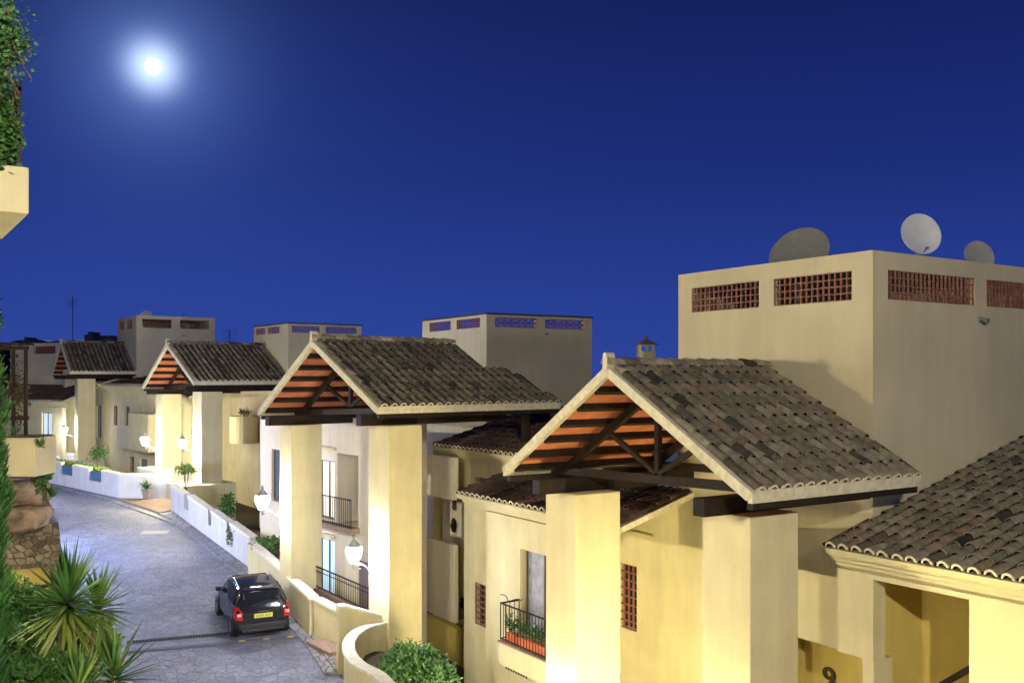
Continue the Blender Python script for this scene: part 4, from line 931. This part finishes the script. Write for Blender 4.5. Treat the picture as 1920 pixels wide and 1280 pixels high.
# dense bush in the curved planter
bush('round_bush', 'dense small-leaved green bush filling the curved planter', 'bush', (-2.35, 22.8, 2.55), (1.25, 1.5, 1.1), 15000, 1, .12, 5, clumps=60, m=LF_OLV)
mb = MB(); mb.face([(-3.9, 20.5, 2.6), (-1.9, 20.5, 2.6), (-1.9, 25.6, 2.6), (-3.9, 25.6, 2.6)]); tag(mb.build('planter_soil', SOIL), kind='structure')

# yuccas
def yucca(name, label, top, base_, n, ln, seed, lean=0, group='spiky yuccas at the lower left', dead=.15):
    rnd = random.Random(seed); top, base_ = Vector(top), Vector(base_)
    t = thing(name, label, 'yucca', group, tuple(base_)); tp = top-base_
    sm = MB(); sm.tube([(0, 0, 0), tp*.5+Vector((.05, 0, -.05)), tp], [.07, .055, .05], 8); sm.build('trunk', BARK, t)
    mb = MB(); ax = (tp.normalized()*.5+Vector((0, 0, .6))).normalized()
    for i in range(n):
        f = i/n; el = math.radians(85-f*150+rnd.uniform(-8, 8)); az = i*2.39996+rnd.uniform(-.2, .2)
        q = ax.to_track_quat('Z', 'Y'); d = q @ Vector((math.cos(az)*math.cos(el), math.sin(az)*math.cos(el), math.sin(el)))
        L_ = ln*rnd.uniform(.75, 1.1)*(.85 if f > .8 else 1); wd = .030*ln/.8
        s0 = tp-ax*(f*.25)+d*.03; side = d.cross(Vector((0, 0, 1)) if abs(d.z) < .98 else Vector((1, 0, 0))).normalized()
        g = rnd.uniform(.02, .16)*L_; prev = None; tt = rnd.uniform(.2, .7) if f < .62 else rnd.uniform(.55, 1)
        for k in range(5):
            x = k/4; c_ = s0+d*L_*x-Vector((0, 0, g*x*x)); w_ = wd*(1-.2*x if x < .5 else (1-x)*1.8)+.001
            up_ = side.cross(d).normalized()*w_*.35
            cur = (c_-side*w_, c_-up_, c_+side*w_)
            if prev: mb.mesh([prev[0], prev[1], prev[2], cur[0], cur[1], cur[2]], [(0, 1, 4, 3), (1, 2, 5, 4)], tt)
            prev = cur
    mb.build('leaves', LF_YUC, t); return t
YB = 4.5
yucca('yucca', 'largest yucca crown with yellowing lower leaves at the lower left', P(128, 1118, 13.2), (-6.9, 13.6, YB), 150, .86, 1)
yucca('yucca', 'yucca crown just right of and behind the largest one', P(186, 1128, 14.2), (-6.8, 14.4, YB), 90, .72, 2)
yucca('yucca', 'lower yucca crown nearest the road', P(216, 1258, 12.6), (-5.6, 12.7, YB), 90, .72, 3)
yucca('yucca', 'yucca crown cut by the bottom edge of the view', P(148, 1290, 11.8), (-5.5, 11.9, YB), 80, .66, 4)
for i, (u, v, Y, r, n, m_, lb) in enumerate([
    (20, 1165, 15.0, (.85, .8, .65), 3600, LF_SHR, 'dark shrub at the left edge under the yellow niche'),
    (62, 1215, 14.4, (.7, .8, .6), 3400, LF_OLV, 'pale-leaved shrub left of the largest yucca trunk'),
    (15, 1260, 13.2, (.8, .8, .7), 3600, LF_SHR, 'bright green shrub in the bottom left corner'),
    (95, 1285, 12.6, (.7, .7, .5), 3000, LF_SHR, 'low shrub at the foot of the yuccas'),
    (170, 1200, 14.8, (.55, .6, .5), 2200, LF_SHR, 'small shrub between the yucca trunks and the road'),
    (60, 1140, 16.2, (.8, .6, .5), 2600, LF_SHR, 'flat shrub just below the rubble wall')]):
    p = P(u, v, Y); bush('garden_shrub', lb, 'shrub', p, r, n, 1, .11, 20+i, 'shrubs on the near bank', m=m_, clumps=22)
# bank they grow on
mb = MB(); NX, NY = 14, 10
for i in range(NX):
    for j in range(NY):
        def bp(i, j):
            x = -16+i*.85; y = 6+j*1.25; e = max(0, (x+7.2)/3.2)+max(0, (y-15)/3); return Vector((x, y, 4.6-1.6*e+.12*math.sin(i*1.7+j)))
        mb.face([bp(i, j), bp(i+1, j), bp(i+1, j+1), bp(i, j+1)])
tag(mb.build('garden_bank', GRASSM, smooth=True), kind='structure')

# cypress at the left edge, in front of the balcony
def cypress():
    rnd = random.Random(77); p = P(-62, 700, 12.0)
    t = thing('cypress_tree', 'tall narrow dark green cypress cut by the left edge', 'cypress', loc=(p.x, p.y, 4.4))
    sm = MB(); sm.tube([(0, 0, 0), (0, 0, 9)], [.14, .03], 8); sm.build('trunk', BARK, t)
    mb = MB()
    for _ in range(30000):
        z = rnd.uniform(.5, 7.6); k = (z-.5)/7.1; r = .43*(math.sin(min(1, k*2.2+.35)*math.pi/2))*(1-max(0, k-.55)**1.4*1.9)*rnd.uniform(.8, 1.06)*(1+.10*math.sin(z*5.1)+.07*math.sin(z*11.3))
        a = rnd.uniform(0, 2*math.pi); q = Vector((r*math.cos(a), r*math.sin(a), z))
        d = Vector((math.cos(a)*.45, math.sin(a)*.45, 1)).normalized()+Vector((rnd.gauss(0, .25), rnd.gauss(0, .25), 0)); s = rnd.uniform(.05, .12); x = d.cross(Vector((rnd.gauss(0, 1), rnd.gauss(0, 1), 0))).normalized()*s*.16
        mb.face([q-x, q+x, q+d*s+x*.2, q+d*s-x*.2], min(1, max(0, rnd.gauss(.42, .27))))
    mb.build('foliage', LF_CYP, t)
cypress()
# balcony building at the left edge
FL = Frame(-4.47, 8.8, 34.5)
bl = thing('balcony_building', 'cream building at the left edge whose corner balcony juts into the sky', 'building', loc=(FL.X, FL.Y, 0), rz=FL.t)
mb = MB(); mb.box(-3, 0, 0, 1.95, 11.5, 11.93); mb.build('balcony_slab', CREAM, bl, bevel=.012)
mb = MB(); mb.box(-6, -1.9, -9, 14, 0, 16); mb.build('wall', CREAM, bl)
railing(bl, [(-1.8, .1), (-.08, .1), (-.08, 1.85)], 11.93, 12.72, step=.14, name='balcony_railing', mid=True)
mb = MB(); mb.box(-.09, -.05, .08, .12, 11.93, 12.74); mb.build('corner_post', IRON, bl)
def vine(name, label, cen, r, n, size, seed, m, stems, shell=.1):
    rnd = random.Random(seed); t = thing(name, label, 'climbing plant', 'climbing plants', tuple(cen)); mb = MB(); leafs(mb, blob_pts((0, 0, 0), r, n, rnd, shell), size, rnd, asp=.7); mb.build('foliage', m, t)
    sm = MB()
    for s in stems:
        o_ = Vector(s[0]); sm.tube([o_.lerp(Vector(s[1]), k/6)+Vector((rnd.uniform(-.04, .04), rnd.uniform(-.04, .04), rnd.uniform(-.03, .03))) for k in range(7)], .008, 4)
    sm.build('stem', BARK, t); return t
vine('climbing_plant', 'leafy creeper hanging in the top left corner', P(-2, 70, 8.5), (.13, .3, .5), 1900, .06, 61, LF_OLV, [((-.2, 0, .3), (.22, 0, -.2)), ((-.2, 0, .5), (.25, 0, .1)), ((0, 0, .2), (.15, 0, -.5))])
vine('climbing_plant', 'thin sprigs of creeper against the sky beside the railing', P(42, 85, 8.6), (.15, .2, .42), 150, .045, 62, LF_OLV, [((-.3, 0, .3), (.08, 0, -.1)), ((-.3, 0, .1), (.1, 0, -.3))])
vine('climbing_plant', 'thick greenery growing through the balcony railing', P(8, 240, 8.7), (.08, .3, .42), 1700, .06, 63, LF_SHR, [((-.1, 0, -.4), (.1, 0, .3))])
# pergola planter on the terrace at the left
Pp = P(60, 820, 24)
pl = thing('terrace_planter', 'cream box planter on top of the boulders at the left', 'planter', loc=tuple(Pp))
mb = MB(); mb.box(-1.0, .13, -.1, 1.0, -.98, -.0); mb.build('box', TOWER, pl, bevel=.02)
mb = MB(); mb.box(-.94, .07, -.04, .94, -.02, .03); mb.build('soil', SOIL, pl)
pg = thing('pergola', 'dark brown wooden pergola posts standing above the cream planter', 'pergola', loc=tuple(P(44, 820, 24.4)))
for x in (-.26, .06):
    mb = MB(); mb.box(x-.035, x+.035, -.035, .035, 0, 2.25); mb.build('post', WOOD, pg)
for z_ in (2.25, .45): mb = MB(); mb.box(-.8, .12, -.05, .05, z_, z_+.1); mb.build('rail', WOOD, pg)
mb = MB(); [mb.box(-.7+k*.3, -.62+k*.3, -.4, .6, 2.37, 2.43) for k in range(3)]; mb.build('rafter', WOOD, pg)
vine('climbing_plant', 'dry reddish climber filling the pergola', P(32, 740, 24.6), (.30, .3, 1.05), 620, .09, 64, LF_DRY, [((0, 0, -1.1), (-.1, 0, .9)), ((.1, 0, -1.1), (.2, 0, .5))], shell=.0)
rnd = random.Random(3)
def agave(name, label, loc, n, ln, seed, m=LF_YUC, group=None, pot=False):
    rnd = random.Random(seed); t = thing(name, label, 'plant', group, tuple(loc)); mb = MB()
    for i in range(n):
        el = R(rnd.uniform(5, 80)); az = rnd.uniform(0, 6.28); d = Vector((math.cos(az)*math.cos(el), math.sin(az)*math.cos(el), math.sin(el))); L_ = ln*rnd.uniform(.6, 1.1)
        side = d.cross(Vector((0, 0, 1))).normalized()*.035*ln/.5; m1 = d*L_*.5
        e = d*L_-Vector((0, 0, L_*.15)); mb.mesh([-side*.6, side*.6, m1+side, m1-side, e], [(0, 1, 2, 3), (3, 2, 4)], rnd.random())
    mb.build('leaves', m, t)
    if pot:
        pm = MB(); pm.lathe([(0, -.5), (.17, -.5), (.25, -.08), (.27, -.07), (.27, 0), (.23, 0), (.21, -.06), (0, -.06)], seg=16); pm.build('pot', mat('clay_pot', (.36, .27, .25), .8, .1), t)
    return t
agave('agave', 'small spiky plant beside the terrace planter at its right', P(76, 838, 24), 22, .42, 41, group='spiky plants on the boulders')
agave('agave', 'green rosette growing out of the boulders above the road', P(96, 932, 25), 34, .48, 42, group='spiky plants on the boulders')
agave('agave', 'spiky plant standing in the terrace planter', P(28, 815, 24), 20, .4, 43, group='spiky plants on the boulders')
g = G(279, 936); g.y -= .3; agave('potted_agave', 'agave in a pale pot in front of the white wall at the bend', Vector((g.x, g.y, zg(g.y)+.62)), 26, .85, 44, pot=True, m=LF_OLV)
bush('garden_shrub', 'trailing shrub hanging over the boulders below the planter', 'shrub', P(84, 895, 25), (.3, .5, .45), 700, 1, .1, 45, 'shrubs on the near bank', clumps=8)
# boulders and rubble retaining wall
def boulder(label, p, r, seed):
    from mathutils import noise
    mb = MB(); prof = [(math.sin(math.pi*k/26), -math.cos(math.pi*k/26)) for k in range(27)]; mb.lathe(prof, seg=40); o3 = Vector((seed*7.3, seed*3.1, 0)); nv_ = []
    for x, y, z in mb.v:
        d = Vector((x, y, z)); d = Vector((math.copysign(abs(d.x)**.6, d.x), math.copysign(abs(d.y)**.6, d.y), math.copysign(abs(d.z)**.6, d.z)))
        q = Vector((d.x*r[0], d.y*r[1], d.z*r[2])); c = noise.cell_vector(q*2.2+o3)
        k = 1+.28*noise.noise(q*1.6+o3)+.12*noise.noise(q*4.5+o3)+.05*noise.noise(q*12+o3)+.05*(c.x-.5); nv_.append(tuple(q*k))
    mb.v = nv_; o = mb.build('boulder', BOULD, smooth=False, loc=tuple(p)); tag(o, label, 'boulder', 'boulders above the rubble wall'); return o
boulder('topmost boulder directly under the cream planter', P(40, 922, 25.9), (.62, .7, .42), 1)
boulder('wide boulder resting on the rubble wall', P(38, 968, 25.9), (.78, .8, .36), 2)
boulder('boulder at the left edge above the rubble wall', P(-8, 915, 26.2), (.5, .7, .6), 3)
FR = Frame(*P(125, 1060, 27)[:2], 30)
rw_ = thing('rubble_wall', 'rubble stone retaining wall with a small yellow niche at the left', 'wall', loc=(FR.X, FR.Y, 0), rz=FR.t)
zt_r = CH-(978-HV)/F*27
mb = MB(); nn0 = CH-(1112-HV)/F*26; nn1 = CH-(1073-HV)/F*26
bl0, bl1 = FR.B(22, 0), FR.B(97, 0)
wall(mb, 'B', 0, -6, 0, 1.0, zt_r, .6, [(bl0, bl1, nn0, nn1)])
mb.box(-6, -.0, .6, 7, 1.0, zt_r-.05)
mb.v = [(x-(.0 if x < -.1 else (z-3.8)*.10), y+(z-3.8)*.04, z) for x, y, z in mb.v]
mb.build('wall_body', RUBBLE, rw_)
mb = MB(); mb.box(bl0, bl1, .5, .58, nn0, nn1); mb.build('niche', YELLOW, rw_)
mb = MB(); mb.box(-7, -1.1, 2, 9, 2, 7.4); mb.build('upper_bank', BOULD, rw_)

# small things in the gardens
def sapling(label, p, h, n, seed, m=LF_OLV, r=.4):
    rnd = random.Random(seed); t = thing('young_tree', label, 'plant', 'small plants in the gardens', tuple(p)); sm = MB(); mb = MB()
    for k in range(4):
        e = Vector((rnd.uniform(-r, r)*.6, rnd.uniform(-r, r)*.6, h*rnd.uniform(.75, 1))); sm.tube([(0, 0, -.8), e*.5+Vector((.03, 0, 0)), e], [.025, .018, .01], 5)
        leafs(mb, blob_pts(e*.8, (r*.7, r*.7, h*.35), n//4, rnd, .2), .2, rnd, asp=.35, droop=.5)
    mb.build('foliage', m, t); sm.build('stem', BARK, t)
sapling('slender leafy plant standing behind the stepped white wall', P(429, 985, 41)-Vector((0, 0, .2)), 1.7, 420, 51, LF_SHR, .5)
sapling('glossy plant below the slender one, by the wall end', P(437, 1000, 38)-Vector((0, 0, .9)), 1.2, 380, 52, LF_SHR, .5)
sapling('bright green banana-like leaves in the cream planter', P(348, 905, 47.6), 1.0, 300, 53, LEAF('banana_leaf', (.12, .25, .04), (.25, .38, .08), (.42, .5, .2)), .8)
sapling('dark bush at the window left of the white wall openings', P(185, 878, 56), 1.3, 300, 54, LF_SHR, .7)
sapling('shrub inside the garden near the lantern wall end', P(512, 1022, 35)-Vector((0, 0, .4)), .7, 320, 55, LF_SHR, .8)
sapling('plant on top of the round balcony', F2.W(cb_, ca_, zt_-.1), .55, 90, 56, LF_DRY, .35)
hd = MB(); rnd = random.Random(9)
hp = [P(108, 868, 57)+Vector((0, 0, 0)), P(195, 884, 53)]
leafs(hd, [hp[0].lerp(hp[1], rnd.random())+Vector((rnd.gauss(0, .15), rnd.uniform(-.3, .3), rnd.uniform(-.35, .22))) for _ in range(2600)], .16, rnd)
t = thing('clipped_hedge', 'low yellow-green hedge along the top of the white wall at the bend', 'hedge'); hd.build('foliage', LEAF('hedge_bright', (.10, .18, .03), (.2, .28, .06), (.3, .36, .1)), t)
# flower pots on the near balcony
zfl = wz0-.02
for k in range(8):
    a = ba1-.22-k*.235; kind = k in (0, 2)
    t = thing('flower_pot', ['small round red pot at the left end of the near balcony', 'first striped planter from the left on the near balcony', 'round red pot between striped planters on the near balcony'][k] if k < 3 else 'orange flower pot number-%s in line from the railing corner' % k if False else (['small round red pot at the left end of the near balcony', 'first orange trough from the left on the near balcony', 'round red pot between orange troughs on the near balcony'][k] if k < 3 else 'orange trough with green herbs in the row on the near balcony floor'), 'flower pot', 'flower pots on the near balcony', F4.W(2.05, a, zfl+.03), F4.t)
    mb = MB()
    if kind: mb.lathe([(0, 0), (.07, 0), (.10, .16), (.11, .165), (.11, .19), (.09, .19), (0, .17)], seg=14)
    else:
        mb.box(-.09, .09, -.105, .105, 0, .20); mb.box(-.10, .10, -.11, .11, .20, .23)
    mb.build('pot', mat('orange_clay', (.62, .16, .07), .6), t, bevel=.008)
    rnd = random.Random(k); lm = MB(); h = rnd.uniform(.25, .5)
    leafs(lm, blob_pts((0, 0, .22+h/2), (.1, .11, h*.6), 60, rnd, .0), .12, rnd, asp=.35, droop=-.8); lm.build('foliage', LF_SHR, t)

# far skyline
mb = MB(); rnd = random.Random(5); Y = 230
xs = [(-130+k*2.0) for k in range(18)]
hs = [CH+(705-641)/F*Y+.35*math.sin(x*.21)+.45*math.sin(x*.53+1)+rnd.uniform(-.2, .35) for x in xs]
for i in range(len(xs)-1): mb.prism([(xs[i], Y, 0), (xs[i+1], Y, 0), (xs[i+1], Y, hs[i+1]), (xs[i], Y, hs[i])], (0, 60, 0))
tag(mb.build('hills', mat('dark_hill', (.02, .03, .03), .95)), kind='structure')
for i, (u0, u1, v) in enumerate([(158, 173, 627), (187, 215, 634), (38, 50, 637)]):
    p, q = P(u0, v, 110), P(u1, v, 110); mb = MB(); mb.box(0, q.x-p.x, 0, 4, -10, 0); mb.box(.2, (q.x-p.x)*.6, .5, 3, 0, .35)
    tag(mb.build('distant_house', mat('far_house', (.10, .10, .10), .9), loc=tuple(p)), ['dark far roof block above the farthest portico ridge', 'low dark far roof left of the farthest tower', 'small dark far roof above the pergola'][i], 'house', 'far roofs on the skyline')
